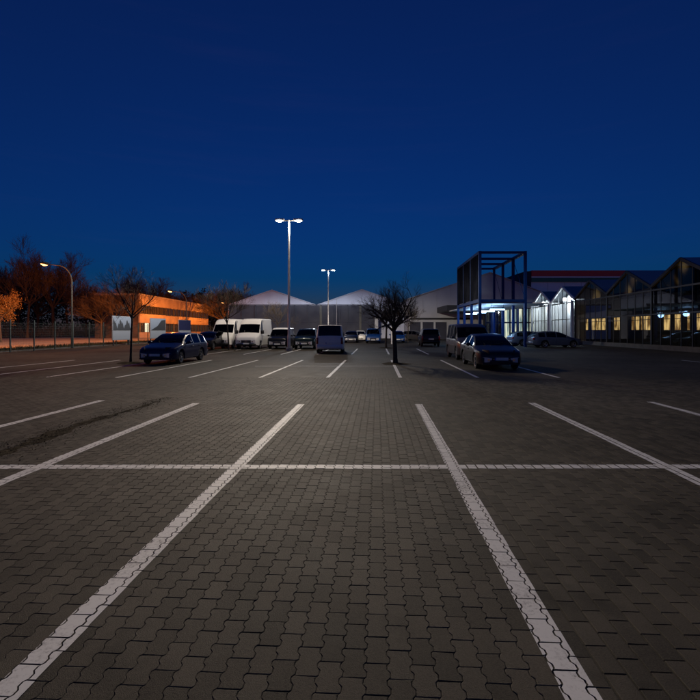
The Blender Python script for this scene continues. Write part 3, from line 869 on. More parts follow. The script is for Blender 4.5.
# ------------------------------------------------------------------ office building across the street
ob = empty('office_building', (-42.5, 97, 0))
OL, OH = 47.0, 8.9
def oy(y): return y
boxpart('wall', 'stucco', ob, -9, -0.25, 0.02, OL, 0, OH - 0.25)
boxpart('end_wall', 'end_wall_brown', ob, -9, -0.25, -0.12, 0.015, 0, OH - 0.25)  # end wall coloured darker than the stucco front
boxpart('parapet', 'concrete', ob, -9.1, 0.02, -0.12, OL + 0.12, OH - 0.249, OH + 0.1)
# front skin with real openings: bands of wall between window strips
BANDS = [(0, 1.1), (3.1, 4.9), (6.7, OH - 0.26)]
for z0, z1 in BANDS: boxpart('wall_band', 'stucco', ob, -0.249, 0, 0, OL, z0, z1)
npn = 20
for (z0, z1) in ((1.101, 3.099), (4.901, 6.699)):
    for i in range(npn):
        a = OL * i / npn; b = OL * (i + 1) / npn
        boxpart('pier', 'house_frame', ob, -0.248, -0.01, a + 0.001, a + (0.14 if i % 4 else 0.5), z0, z1)
        w = boxpart('window', 'alu_frame', ob, -0.2, -0.13, a + (0.16 if i % 4 else 0.52), b - 0.002, z0, z1)
        aa = a + (0.16 if i % 4 else 0.52) + 0.06; bb = b - 0.06; mid = (aa + bb) / 2
        lit = (z0 < 2 and i in (1,))
        for q0, q1 in ((aa, mid - 0.03), (mid + 0.03, bb)):
            boxpart('pane', 'lit_door' if lit else 'strip_window', w, -0.128, -0.12, q0, q1, z0 + 0.07, z1 - 0.07)
tag(ob, 'long two storey flat roofed office building lit orange by street lamps', 'building')

# ------------------------------------------------------------------ mesh fence
fe = empty('mesh_fence', (-24.35, 20, 0))
NP = 31
pmesh = MB(); pmesh.box(-.035, .035, -.035, .035, -0.02, 2.32); pmesh.box(-.045, .045, -.045, .045, 2.32, 2.35)
pme = pmesh.mesh('post', 'fence_coat')
wm = MB()
for i in range(1, 12): wm.beam((0, 0.04, 0.1 + i * 0.19 - 0.1), (0, 2.56, 0.1 + i * 0.19 - 0.1), 0.008)
for i in range(1, 26): wm.beam((0.006, i * 0.1, 0.06), (0.006, i * 0.1, 2.2), 0.005)
wme = wm.mesh('wire_panel', 'fence_coat')
for i in range(NP):
    instance('post', pme, fe, (0, i * 2.6 - 1.2, 0))
    if i < NP - 1: instance('wire_panel', wme, fe, (0.0, i * 2.6 - 1.2, 0))
tag(fe, 'dark green wire mesh fence along the edge of the car park', 'fence')
# billboards on the fence line
principled('poster_pale', (0.16, 0.20, 0.28), 0.5); principled('poster_dark', (0.02, 0.022, 0.028), 0.5); principled('poster_navy', (0.012, 0.015, 0.06), 0.5); principled('poster_white', (0.20, 0.23, 0.29), 0.5)
def billboard(y0, wid, kind, label):
    b = empty('billboard', (-24.05, y0, 0), R(-8))
    boxpart('board', 'alu_frame', b, -0.08, 0.0, 0, wid, 0.55, 3.05)
    m = MB(); m.box(0.001, 0.008, 0.06, wid - .06, 1.55, 2.99); m.build('poster', 'poster_navy' if kind == 2 else 'poster_pale', b)
    m = MB(); m.box(0.001, 0.008, 0.06, wid - .06, 0.61, 1.5); m.build('poster_foot', 'poster_white', b)
    rr = random.Random(kind + 5)
    if kind == 0:      # dark shapes standing on a pale sky
        m = MB(); h = [1.62 + 1.15 * (0.55 + 0.28 * math.sin(i * 0.62 + 1.0) + 0.17 * math.sin(i * 1.9)) * (0.85 + 0.3 * rr.random()) for i in range(29)]
        for i in range(29):
            y = 0.1 + (wid - .2) * i / 28; m.v += [(0.012, y, 1.555), (0.012, y, h[i])]
        for i in range(28): m.f.append((2 * i, 2 * i + 2, 2 * i + 3, 2 * i + 1))
        m.build('poster_print', 'poster_dark', b)
    if kind == 1:
        m = MB(); m.add([(0.012, 0.1, 1.555), (0.012, wid - .1, 1.555), (0.012, wid - .1, 2.9), (0.012, wid * .7, 2.8), (0.012, wid * .45, 2.1)], [(0, 1, 2, 3, 4)]); m.build('poster_print', 'poster_dark', b)
    for y in (0.35, wid - 0.35):
        boxpart('leg', 'dark_metal', b, -0.2, -0.09, y - .05, y + .05, -0.02, 2.8)
    return tag(b, label, 'billboard')
billboard(48.6, 3.4, 0, 'pale billboard with dark shapes and a white foot, nearest the young tree')
billboard(57.8, 3.6, 1, 'pale billboard with a dark diagonal picture in front of the lit doorway')
billboard(67.4, 3.6, 2, 'dark navy billboard with pale foot in front of the orange building')

# ------------------------------------------------------------------ lamps
def lot_lamp(x, y, h, watts, col, label):
    e = empty('lamp_post', (x, y, 0))
    m = MB(); m.tube([(0, 0, -.05), (0, 0, 1.2), (0, 0, 1.25), (0, 0, h)], [0.125, 0.12, 0.10, 0.06], 14); m.build('pole', 'galvanised', e, 40)
    boxpart('access_door', 'galvanised', e, -.05, .05, -.135, -.1, .5, 1.0)
    m = MB(); m.tube([(0, 0, 0.0), (0, 0, 0.22)], 0.26, 12); m.build('foot', 'concrete', e)
    m = MB(); m.tube([(-0.62, 0, h - .03), (0.62, 0, h - .03)], 0.045, 8); m.build('cross_arm', 'galvanised', e)
    for s in (-1, 1):
        hd = MB()
        hd.rbox(min(s * 0.36, s * 1.06), max(s * 0.36, s * 1.06), -0.19, 0.19, h - 0.06, h + 0.10, c=0.03)
        hd = hd.build('lamp_head', 'alu_frame', e)
        ls = MB(); ls.tube([(s * 0.74, 0, h - 0.06), (s * 0.74, 0, h - 0.10), (s * 0.74, 0, h - 0.13)], [0.24, 0.20, 0.10], 14); ls.build('lens', 'lens_white', hd)
        lamp_light('lamp_light', e, (s * 0.74, 0, h - 0.30), watts, col, 0.12, 2.6, 0.23, side=0.2, x0=0.1, x1=0.66)
    return tag(e, label, 'lamp post')
lot_lamp(px(289, 36.7), 36.7, 10.0, LOT_LAMP, (1.0, 0.85, 0.67), 'tall grey lamp post with two bright heads beside the white roofed van')
lot_lamp(px(328.3, 72), 72.0, 10.6, LOT_LAMP * 0.165, (0.86, 0.93, 1.0), 'lamp post with two lit heads farther off, behind the silver van')
def street_lamp(y, label, group):
    e = empty('street_lamp', (-24.75, y, 0))
    m = MB()
    pts = [(0, 0, -0.05), (0, 0, 3), (0, 0, 5.9)]
    for i in range(1, 9):
        a = R(90) * i / 8
        pts.append((-1.25 * (1 - math.cos(a)), 0, 5.9 + 1.45 * math.sin(a)))
    pts.append((-2.1, 0, 7.45))
    m.tube(pts, [0.085, 0.07, 0.055] + [0.042] * 8 + [0.035], 10); m.build('pole', 'lamp_pole_paint', e, 50)
    hd = MB(); hd.tube([(-2.0, 0, 7.43), (-2.2, 0, 7.50), (-2.6, 0, 7.58), (-2.82, 0, 7.58)], [0.06, 0.13, 0.14, 0.05], 10); hd = hd.build('lamp_head', 'lamp_pole_paint', e, 50)
    ls = MB(); ls.tube([(-2.2, 0, 7.38), (-2.48, 0, 7.41), (-2.74, 0, 7.48)], [0.06, 0.115, 0.05], 10); ls.build('lens', 'lens_sodium', hd)
    lamp_light('lamp_light', e, (-2.45, 0, 7.22), SODIUM, (1.0, 0.23, 0.025), 0.12, 0.9, 0.16, side=0.05, x0=-0.5, x1=0.3, low=-0.35)
    return tag(e, label, 'street lamp', group)
tk = MB(); rr = random.Random(21)
for i in range(7000):
    d = rr.uniform(96, 140); x = px(rr.uniform(-50, 126), d)
    if x > -58: continue
    h = rr.uniform(0.8, 3.4) * (1.3 if rr.random() < 0.1 else 1); dx, dy = rr.gauss(0, .5), rr.gauss(0, .5); w = rr.uniform(.012, .035)
    b0 = Vector((x + dx * .3 * rr.random(), d, h * rr.random() * 0.6)); b1 = b0 + Vector((dx, dy, h * 0.5))
    tk.add([(b0.x - w, b0.y, b0.z), (b0.x + w, b0.y, b0.z), tuple(b1), (b0.x, b0.y + w * 1.6, b0.z)], [(0, 1, 2), (1, 3, 2), (3, 0, 2)])
tag(tk.build('thicket', 'twig_bark'), 'dense bare thicket across the street under the tall trees', 'thicket', kind='stuff')
for y, lb in ((42.7, 'orange street lamp on a curved arm beside the bare street trees'), (72.6, 'orange street lamp on a curved arm in front of the office building'),
              (102.6, 'orange street lamp along the office building, partly hidden by the white vans'), (132.0, 'farthest orange street lamp at the end of the office building')):
    street_lamp(y, lb, 'orange street lamps')
# white post by the trees
e = empty('marker_post', (px(391.7, 55), 55, 0)); boxpart('post', 'white_trim', e, -.07, .07, -.07, .07, -.02, 2.0, c=.015); boxpart('cap', 'galvanised', e, -.085, .085, -.085, .085, 2.0, 2.04)
tag(e, 'plain white post between the pruned trees and the parked cars', 'post')

# ------------------------------------------------------------------ vehicles
def interp(tab, x):
    if x <= tab[0][0]: return tab[0][1]
    for (a, b), (c, d) in zip(tab, tab[1:]):
        if x <= c: return b + (d - b) * (x - a) / (c - a)
    return tab[-1][1]
SPECS = {
 'estate': dict(L=4.58, W=1.79, wb=2.62, fo=0.90, wr=0.315, k=0.36, zb=0.20,
    top=[(0, .56), (.03, .66), (.10, .73), (.30, .80), (.6, .86), (1.05, .955), (1.18, .99), (1.55, 1.19), (1.95, 1.37), (2.2, 1.435), (2.7, 1.47), (3.3, 1.465), (3.9, 1.42), (4.12, 1.38), (4.30, 1.20), (4.44, 1.02), (4.52, .95), (4.58, .75)],
    belt=[(0, .50), (.03, .60), (.10, .67), (.30, .75), (1.05, .88), (1.3, .91), (3.5, .955), (4.44, .97), (4.52, .88), (4.58, .68)],
    ws=(1.18, 2.0), rw=(4.12, 4.44), side=[(1.52, 2.42), (2.50, 3.36), (3.43, 4.10)], doors=(1.38, 2.46, 3.42), trim=True),
 'saloon': dict(L=4.55, W=1.77, wb=2.68, fo=0.86, wr=0.315, k=0.40, zb=0.20,
    top=[(0, .54), (.03, .64), (.10, .71), (.30, .78), (.6, .84), (1.05, .93), (1.2, .965), (1.55, 1.16), (1.95, 1.34), (2.2, 1.405), (2.6, 1.44), (3.0, 1.43), (3.4, 1.36), (3.85, 1.13), (4.02, 1.05), (4.45, 1.0), (4.52, .9), (4.55, .75)],
    belt=[(0, .48), (.03, .58), (.10, .66), (.30, .73), (1.05, .865), (1.3, .895), (3.5, .95), (4.0, .97), (4.45, .93), (4.52, .82), (4.55, .68)],
    ws=(1.2, 2.0), rw=(3.42, 4.0), side=[(1.52, 2.42), (2.50, 3.4)], doors=(1.38, 2.46, 3.35), trim=True),
 'hatch': dict(L=4.10, W=1.73, wb=2.5, fo=0.82, wr=0.30, k=0.34, zb=0.20,
    top=[(0, .58), (.03, .68), (.10, .76), (.5, .88), (.9, .97), (1.02, 1.0), (1.4, 1.22), (1.75, 1.40), (2.0, 1.47), (2.5, 1.50), (3.3, 1.47), (3.6, 1.42), (3.85, 1.18), (3.98, 1.0), (4.06, .92), (4.10, .75)],
    belt=[(0, .52), (.03, .62), (.10, .70), (.5, .82), (1.1, .92), (3.3, .98), (3.98, .97), (4.06, .85), (4.10, .68)],
    ws=(1.02, 1.8), rw=(3.6, 3.95), side=[(1.35, 2.2), (2.28, 3.1), (3.16, 3.5)], doors=(1.2, 2.24, 3.1), trim=True),
 'suv': dict(L=4.50, W=1.84, wb=2.64, fo=0.88, wr=0.35, k=0.26, zb=0.27,
    top=[(0, .70), (.03, .84), (.10, .93), (.5, 1.02), (1.0, 1.10), (1.12, 1.13), (1.45, 1.36), (1.8, 1.60), (2.05, 1.69), (2.6, 1.73), (3.9, 1.70), (4.15, 1.65), (4.34, 1.32), (4.42, 1.12), (4.47, 1.04), (4.50, .85)],
    belt=[(0, .62), (.03, .76), (.10, .86), (.5, .95), (1.2, 1.03), (3.9, 1.08), (4.42, 1.06), (4.47, .95), (4.50, .78)],
    ws=(1.12, 1.85), rw=(4.15, 4.40), side=[(1.45, 2.34), (2.42, 3.28), (3.36, 4.0)], doors=(1.3, 2.38, 3.32), trim=True),
 'mpv_van': dict(L=4.90, W=1.90, wb=3.0, fo=0.95, wr=0.335, k=0.13, zb=0.25,
    top=[(0, .72), (.03, .86), (.12, .98), (.5, 1.10), (.85, 1.18), (.95, 1.21), (1.3, 1.50), (1.62, 1.76), (1.9, 1.88), (2.3, 1.95), (4.55, 1.94), (4.68, 1.90), (4.76, 1.55), (4.81, 1.22), (4.86, 1.12), (4.90, .9)],
    belt=[(0, .64), (.03, .78), (.12, .90), (.5, 1.02), (1.0, 1.10), (4.6, 1.13), (4.81, 1.12), (4.86, 1.02), (4.90, .82)],
    ws=(.95, 1.68), rw=(4.68, 4.81), side=[(1.3, 2.25), (2.35, 3.35), (3.45, 4.5)], doors=(1.15, 2.3, 3.4), trim=False),
 'panel_van': dict(L=5.85, W=1.99, wb=3.6, fo=1.0, wr=0.345, k=0.07, zb=0.28,
    top=[(0, .86), (.03, .98), (.10, 1.08), (.45, 1.22), (.80, 1.34), (.90, 1.38), (1.15, 1.74), (1.42, 2.10), (1.62, 2.36), (1.85, 2.50), (2.3, 2.58), (5.6, 2.60), (5.78, 2.55), (5.82, 2.4), (5.85, 2.3)],
    belt=[(0, .76), (.03, .90), (.10, 1.00), (.45, 1.14), (.90, 1.24), (1.3, 1.26), (5.85, 1.26)],
    ws=(.90, 1.44), rw=None, side=[(1.18, 2.0)], doors=(1.05, 2.08, 3.3), trim=False),
 'small_van': dict(L=4.15, W=1.80, wb=2.6, fo=0.86, wr=0.31, k=0.14, zb=0.22,
    top=[(0, .70), (.03, .82), (.10, .92), (.5, 1.02), (.85, 1.09), (.95, 1.12), (1.3, 1.42), (1.6, 1.66), (1.85, 1.76), (2.2, 1.80), (3.9, 1.79), (4.03, 1.74), (4.09, 1.35), (4.12, 1.1), (4.15, .9)],
    belt=[(0, .62), (.03, .74), (.10, .84), (.5, .95), (1.0, 1.02), (4.09, 1.05), (4.12, 1.0), (4.15, .82)],
    ws=(.95, 1.66), rw=(4.03, 4.11), side=[(1.3, 2.1), (2.18, 3.0), (3.08, 3.9)], doors=(1.1, 2.14, 3.05), trim=False),
}
def section(sp, l):
    L, Wd = sp['L'], sp['W']
    w = Wd / 2
    f = max(0, (0.55 - l) / 0.55); w -= Wd / 2 * 0.20 * f ** 2.2
    r = max(0, (l - (L - 0.45)) / 0.45); w -= Wd / 2 * 0.11 * r ** 2.2
    zt = interp(sp['top'], l); zbel = interp(sp['belt'], l)
    zb = sp['zb'] + 0.05 * f ** 2 + 0.07 * r ** 2
    for lw in (sp['fo'], sp['fo'] + sp['wb']):
        Ra = sp['wr'] + 0.065; d = abs(l - lw)
        if d < Ra: zb = max(zb, sp['wr'] + math.sqrt(max(0, Ra * Ra - d * d)))
    zs = max(zbel - 0.09, zb + 0.03) if zbel - 0.09 < zb + 0.03 else zbel - 0.09
    gh_ = max(0.0, zt - 0.07 - zbel)
    wr = w - 0.04 - sp['k'] * gh_ - 0.02
    z5 = max(zbel + 0.012, zt - 0.07)
    mid = max(zb + 0.02, min(zs - 0.015, sp['zb'] + 0.45 * (zbel - sp['zb'])))
    return [(w - 0.07, zb), (w - 0.012, min(zb + 0.05, mid - 0.005)), (w, mid), (w - 0.008, zs), (w - 0.04, zbel),
            (wr, z5), (wr - 0.055, max(z5 + 0.004, zt - 0.022)), (wr * 0.55, zt - 0.002), (0.0, zt + 0.008)]
VMESH = {}
def loft(kind):
    """split the lofted shell into body, doors, glass, roof; cached per kind"""
    if kind in VMESH: return VMESH[kind]
    sp = SPECS[kind]; L = sp['L']
    ls = set(x for x, _ in sp['top']) | set(x for x, _ in sp['belt']) | {0, L}
    for lw in (sp['fo'], sp['fo'] + sp['wb']):
        Ra = sp['wr'] + 0.065
        for i in range(13): ls.add(lw + Ra * math.cos(math.pi * i / 12))
    for d in sp['doors']: ls |= {d - 0.007, d + 0.007}
    for a, b in sp['side']: ls |= {a, b}
    ls |= {x / 10 for x in range(0, int(L * 10), 2)}
    ls = sorted(ls)
    q = [ls[0]]
    for x in ls[1:]:
        if x - q[-1] > 0.004: q.append(x)
    ls = q
    groups = {}
    def G(k): return groups.setdefault(k, MB())
    secs = [section(sp, l) for l in ls]
    y0 = L / 2
    nP = 9
    d0, d1, d2 = sp['doors']
    for i in range(len(ls) - 1):
        a, b = ls[i], ls[i + 1]; mid = (a + b) / 2
        for s in (1, -1):
            for j in range(nP - 1):
                k = 'body'
                if j == 4 and any(x0 - 1e-4 <= a and b <= x1 + 1e-4 for x0, x1 in sp['side']) and secs[i][5][1] - secs[i][4][1] > 0.10:
                    n_ = [n for n, (x0, x1) in enumerate(sp['side']) if x0 - 1e-4 <= a and b <= x1 + 1e-4][0]
                    k = 'side_window%d%d' % (n_, s)
                elif j >= 6 and sp['ws'][0] - 1e-4 <= a and b <= sp['ws'][1] + 1e-4: k = 'windscreen'
                elif j >= 6 and sp['rw'] and sp['rw'][0] - 1e-4 <= a and b <= sp['rw'][1] + 1e-4: k = 'rear_window'
                elif j >= 5 and sp['ws'][1] < mid < (sp['rw'][0] if sp['rw'] else L): k = 'roof'
                elif j < 4 and any(abs(mid - d) < 0.0075 for d in (d0, d1, d2)): k = 'gap'
                elif j < 4 and d0 < mid < d1: k = 'door0%d' % s
                elif j < 4 and d1 < mid < d2: k = 'door1%d' % s
                elif j == 0: k = 'sill'
                elif j == 4 and d0 < mid < d2 - 0.01: k = 'pillar%d%d' % (sum(1 for x0, x1 in sp['side'] if x1 < mid), s)
                elif mid > d2 - 0.01: k = 'rear_body'
                p = [(s * secs[i][j][0], a - y0, secs[i][j][1]), (s * secs[i + 1][j][0], b - y0, secs[i + 1][j][1]),
                     (s * secs[i + 1][j + 1][0], b - y0, secs[i + 1][j + 1][1]), (s * secs[i][j + 1][0], a - y0, secs[i][j + 1][1])]
                if k == 'gap': p = [(x - s * 0.012, y, z) for x, y, z in p]
                G(k).add(p, [(0, 1, 2, 3) if s > 0 else (3, 2, 1, 0)])
        # underside
        m = G('underside'); za = sp['zb'] + 0.02
        wa, wb_ = secs[i][0][0] - 0.16, secs[i + 1][0][0] - 0.16
        m.add([(-wa, a - y0, za), (wa, a - y0, za), (wb_, b - y0, za), (-wb_, b - y0, za)], [(0, 1, 2, 3)])
        # inner wheel housing sides
        for s in (1, -1):
            m.add([(s * wa, a - y0, za), (s * wa, a - y0, 0.80), (s * wb_, b - y0, 0.80), (s * wb_, b - y0, za)], [(0, 1, 2, 3)])
    for i, s in ((0, -1), (len(ls) - 1, 1)):
        y = ls[i] - y0
        for j in range(nP - 1):
            (xa, za), (xb, zb) = secs[i][j], secs[i][j + 1]
            k = 'front_panel' if s < 0 else 'rear_panel'
            p = [(-xa, y, za), (xa, y, za), (xb, y, zb), (-xb, y, zb)]
            G('body' if s < 0 else 'rear_body').add(p, [(0, 1, 2, 3) if s < 0 else (3, 2, 1, 0)])
    # weld coincident points so shading is smooth
    out = {}
    for k, m in groups.items():
        idx = {}; vs = []; mp = []
        for v_ in m.v:
            key = (round(v_[0], 4), round(v_[1], 4), round(v_[2], 4))
            if key not in idx: idx[key] = len(vs); vs.append(v_)
            mp.append(idx[key])
        fs = []
        for f in m.f:
            f2 = []
            for a in f:
                if mp[a] not in f2: f2.append(mp[a])
            if len(f2) > 2: fs.append(tuple(f2))
        out[k] = (vs, fs)
    VMESH[kind] = out
    return out
MCACHE = {}
def vmesh(kind, key, mat):
    kk = (kind, key, mat)
    if kk not in MCACHE:
        m = MB(); m.v, m.f = loft(kind)[key]
        MCACHE[kk] = m.mesh(key, mat, 38)
    return MCACHE[kk]
def wheel_meshes(r, hubcap):
    kk = ('wheel', r, hubcap)
    if kk in MCACHE: return MCACHE[kk]
    w = 0.10
    t = MB(); prof = [(-w + .01, r * .66), (-w, r * .80), (-w + .012, r * .95), (-w + .04, r), (w - .04, r), (w - .012, r * .95), (w, r * .80), (w - .01, r * .66)]
    n = 28
    for (x, q) in prof:
        for i in range(n): a = 2 * math.pi * i / n; t.v.append((x, q * math.cos(a), q * math.sin(a)))
    for p in range(len(prof) - 1):
        for i in range(n):
            j = (i + 1) % n; t.f.append((p * n + i, p * n + j, (p + 1) * n + j, (p + 1) * n + i))
    rim = MB(); rr_ = r * .67
    for x in (w - .012, w - .045):          # outer lip, both sides mirrored by use
        for i in range(n): a = 2 * math.pi * i / n; rim.v.append((x, rr_ * math.cos(a), rr_ * math.sin(a)))
    for i in range(n): a = 2 * math.pi * i / n; rim.v.append((w - .02, rr_ * .86 * math.cos(a), rr_ * .86 * math.sin(a)))
    for i in range(n):
        j = (i + 1) % n
        rim.f.append((i, j, n + j, n + i)); rim.f.append((2 * n + i, 2 * n + j, j, i))
    ns = 5 if not hubcap else 9
    for s in range(ns):
        a = 2 * math.pi * s / ns
        c_, s_ = math.cos(a), math.sin(a)
        rim.beam((w - .035, 0.03 * c_, 0.03 * s_), (w - .03, rr_ * .9 * c_, rr_ * .9 * s_), 0.065 if ns == 5 else 0.045, 0.03)
    rim.tube([(w - .05, 0, 0), (w - .015, 0, 0)], 0.065, 12)
    h = MB(); h.tube([(-w + .03, 0, 0), (w - .06, 0, 0)], r * .62, 20)
    MCACHE[kk] = (h.mesh('wheel', 'dark_metal'), t.mesh('tyre', 'tyre_rubber', 40), rim.mesh('rim', 'rim_alloy', 30))
    return MCACHE[kk]
def vehicle(kind, name, x, y, heading, paint, label, cat='car', rear=False, roof=None, bumper=None, star=False, glass='car_glass', group=None, rails=True):
    """x, y is the middle of the vehicle; heading 0 = front to the camera along the bay lines"""
    sp = SPECS[kind]; L, Wd = sp['L'], sp['W']; y0 = L / 2
    e = empty(name, (x, y, 0), heading)
    parts = loft(kind)
    for key in parts:
        if key.startswith('side_window'): instance('side_window', vmesh(kind, key, glass), e)
        elif key in ('windscreen', 'rear_window'): instance(key, vmesh(kind, key, glass), e)
        elif key.startswith('door'):
            d = instance('door', vmesh(kind, key, paint), e)
            s = 1 if key.endswith('1') and not key.endswith('-1') else -1
            le = sp['doors'][1] - 0.22 if key[4] == '0' else sp['doors'][2] - 0.22
            wl = section(sp, le)
            hm_ = MB(); hm_.rbox(min(s * (wl[3][0] - .01), s * (wl[3][0] + .035)), max(s * (wl[3][0] - .01), s * (wl[3][0] + .035)), le - y0 - .09, le - y0 + .09, wl[3][1] - .045, wl[3][1] - .01, c=.01)
            hm_.build('handle', paint, d)
        elif key.startswith('pillar'): instance('pillar', vmesh(kind, key, paint), e)
        elif key == 'rear_body': instance('rear_body', vmesh(kind, key, paint), e)
        elif key == 'roof': instance('roof', vmesh(kind, key, roof or paint), e)
        elif key == 'gap': instance('door_gap', vmesh(kind, key, 'black_plastic'), e)
        elif key == 'sill': instance('sill', vmesh(kind, key, bumper or paint), e)
        elif key == 'underside': instance('underside', vmesh(kind, key, 'black_plastic'), e)
        else: instance('body', vmesh(kind, key, paint), e)
    # wheels
    for lw in (sp['fo'], sp['fo'] + sp['wb']):
        for s in (1, -1):
            mh, mt, mr = wheel_meshes(sp['wr'], kind.endswith('van'))
            w = instance('wheel', mh, e, (s * (Wd / 2 - 0.125), lw - y0, sp['wr']), (0, 0, 0 if s > 0 else math.pi))
            instance('tyre', mt, w); instance('rim', mr, w)
    s0 = section(sp, 0.0); sF = section(sp, 0.06); sR = section(sp, L)
    w0 = s0[2][0]; zh = s0[4][1]
    big = kind in ('panel_van', 'mpv_van', 'small_van', 'suv')
    # bumpers
    b = MB(); zb = sp['zb'] + 0.05
    z1 = zh - 0.20 if not big else zh - 0.26
    b.rbox(-w0 - 0.03, w0 + 0.03, -y0 - 0.05, -y0 + 0.12, zb, z1, c=.05); fb = b.build('front_bumper', bumper or paint, e, 50)
    b = MB(); b.rbox(-w0 * .62, w0 * .62, -y0 - 0.062, -y0 - 0.03, zb + .05, zb + .15, c=.01); b.build('air_intake', 'black_plastic', fb)
    wr_ = sR[2][0]
    b = MB(); b.rbox(-wr_ - .02, wr_ + .02, y0 - 0.12, y0 + 0.06, zb + .03, zb + .30, c=.05); b.build('rear_bumper', bumper or paint, e, 50)
    # grille, emblem, plate
    gr = MB(); gr.rbox(-w0 * .50, w0 * .50, -y0 - 0.03, -y0 + 0.05, z1 + 0.02, zh + 0.015, c=.015); gr = gr.build('grille', 'black_plastic', e)
    for q in range(3):
        zz = z1 + 0.05 + (zh - z1 - 0.06) * q / 2.4
        gb = MB(); gb.rbox(-w0 * .48, w0 * .48, -y0 - 0.042, -y0 - 0.02, zz - .010, zz + .010, c=.006); gb.build('grille_bar', 'chrome' if q == 2 else 'dark_metal', gr)
    zz = (z1 + zh) / 2 + 0.02
    em = MB(); n = 20; re_ = 0.075 if not big else 0.10
    for (rq, yq) in ((re_, -0.045), (re_, -0.056), (re_ * .8, -0.056), (re_ * .8, -0.045)):
        for i in range(n): a = 2 * math.pi * i / n; em.v.append((rq * math.cos(a), -y0 + yq, zz + rq * math.sin(a)))
    for r_ in range(3):
        for i in range(n):
            j = (i + 1) % n; em.f.append((r_ * n + i, r_ * n + j, (r_ + 1) * n + j, (r_ + 1) * n + i))
    if star:
        for q in range(3):
            a = R(90 + 120 * q); em.beam((0, -y0 - .05, zz), (re_ * .85 * math.cos(a), -y0 - .05, zz + re_ * .85 * math.sin(a)), 0.018, 0.012)
    em.build('emblem', 'chrome', e)
    pz = zb + 0.20 if not big else zb + .16
    for sgn, yy, zz in ((-1, -y0 - 0.066, pz), (1, y0 + 0.001 if sp['rw'] is None else y0 + 0.0, sR[4][1] - 0.16 if not big else zb + .42)):
        yf = yy + sgn * 0.016
        if sgn > 0: yy = y0 - 0.03; yf = y0 + 0.018
        pl = boxpart('number_plate', 'plate_white', e, -0.26, 0.26, min(yy, yf), max(yy, yf), zz - 0.055, zz + 0.055)
        q = yf + sgn * 0.002
        boxpart('plate_band', 'plate_blue', pl, -0.26 if sgn < 0 else 0.215, -0.215 if sgn < 0 else 0.26, min(yf, q), max(yf, q), zz - .054, zz + .054)
    # lamps
    for s in (1, -1):
        hl = MB(); za, zb_ = z1 + 0.03, zh + 0.03
        xa, xb = w0 * .52, w0 + 0.015
        yf = -y0
        pts = [(xa, yf - .028), (xb - .12, yf - .022), (xb - .02, yf + .02), (xb + .05, yf + .16), (xb + .075, yf + .30)]
        for (xx, yy) in pts: hl.v += [(s * xx, yy, za + (0.03 if xx == xa else 0.0) + max(0, yy - yf) * 0.30), (s * xx, yy, zb_ - (0.035 if xx == xa else 0.0) + max(0, yy - yf) * 0.22)]
        for i in range(4): hl.f.append((2 * i, 2 * i + 2, 2 * i + 3, 2 * i + 1) if s > 0 else (2 * i + 1, 2 * i + 3, 2 * i + 2, 2 * i))
        k0 = len(hl.v)
        for (xx, yy) in pts: hl.v += [(s * (xx - .08), yy + .12, za), (s * (xx - .08), yy + .12, zb_ + (yy - yf) * .2)]
        for i in range(4):
            hl.f.append((2 * i + 1, 2 * i + 3, k0 + 2 * i + 3, k0 + 2 * i + 1)); hl.f.append((2 * i, k0 + 2 * i, k0 + 2 * i + 2, 2 * i + 2))
        h = hl.build('headlight', 'lamp_lens', e, 50)
        bl = MB(); bl.tube([(s * (xa + .12), yf - .034, (za + zb_) / 2), (s * (xa + .12), yf + .02, (za + zb_) / 2)], [0.05, 0.055], 12); bl.build('reflector', 'chrome', h)
        # rear lamp
        l2 = L - 0.05; ss = section(sp, L - 0.10); wq = ss[2][0]
        zt0 = ss[4][1]; hgt = 0.20 if not big else 0.46
        if kind == 'panel_van': zt0 = 1.5
        tl = MB(); tl.rbox(min(s * (wq - .14), s * (wq + .008)), max(s * (wq - .14), s * (wq + .008)), y0 - .17, y0 - .002 if not big else y0 + .012, zt0 - hgt, zt0 - 0.02, c=.02); tl.build('tail_light', 'tail_lens', e, 50)
        # mirror
        lm_ = sp['ws'][0] + 0.38; sm = section(sp, lm_); tall = 0.30 if kind == 'panel_van' else 0.14
        mr = MB(); xm = sm[4][0]
        mr.rbox(min(s * (xm + .05), s * (xm + .23)), max(s * (xm + .05), s * (xm + .23)), lm_ - y0 - .07, lm_ - y0 + .06, sm[4][1] + .02, sm[4][1] + .02 + tall, c=.03)
        mr.beam((s * (xm - .02), lm_ - y0, sm[4][1] + .03), (s * (xm + .1), lm_ - y0, sm[4][1] + .06), .05)
        mr.build('mirror', 'black_plastic' if kind == 'panel_van' or bumper else paint, e, 50)
        # wipers on the screen foot
        lw = sp['ws'][0] - 0.01; sw = section(sp, lw); se = section(sp, lw + .16)
    wp = MB()
    for s in (-1, 1):
        pa = (s * 0.10 - 0.25, sp['ws'][0] - y0 + 0.01, interp(sp['top'], sp['ws'][0]) + .025); pb = (s * 0.10 + 0.30 * s, sp['ws'][0] + .12 - y0, interp(sp['top'], sp['ws'][0] + .12) + .02)
        wp.beam(pa, pb, .02, .015)
    wp.build('wiper', 'black_plastic', e)
    # seats
    for s in (-0.37, 0.37):
        st = MB(); z0 = sp['zb'] + 0.12 + (0.35 if big else 0.0); ly = sp['ws'][1] + 0.15 - y0
        st.rbox(s - .24, s + .24, ly - .45, ly + .1, z0 + .08, z0 + .25, c=.04); st.rbox(s - .23, s + .23, ly + .05, ly + .22, z0 + .2, z0 + .78, c=.05); st.rbox(s - .12, s + .12, ly + .1, ly + .2, z0 + .80, z0 + .97, c=.03)
        st.build('seat', 'seat_cloth', e)
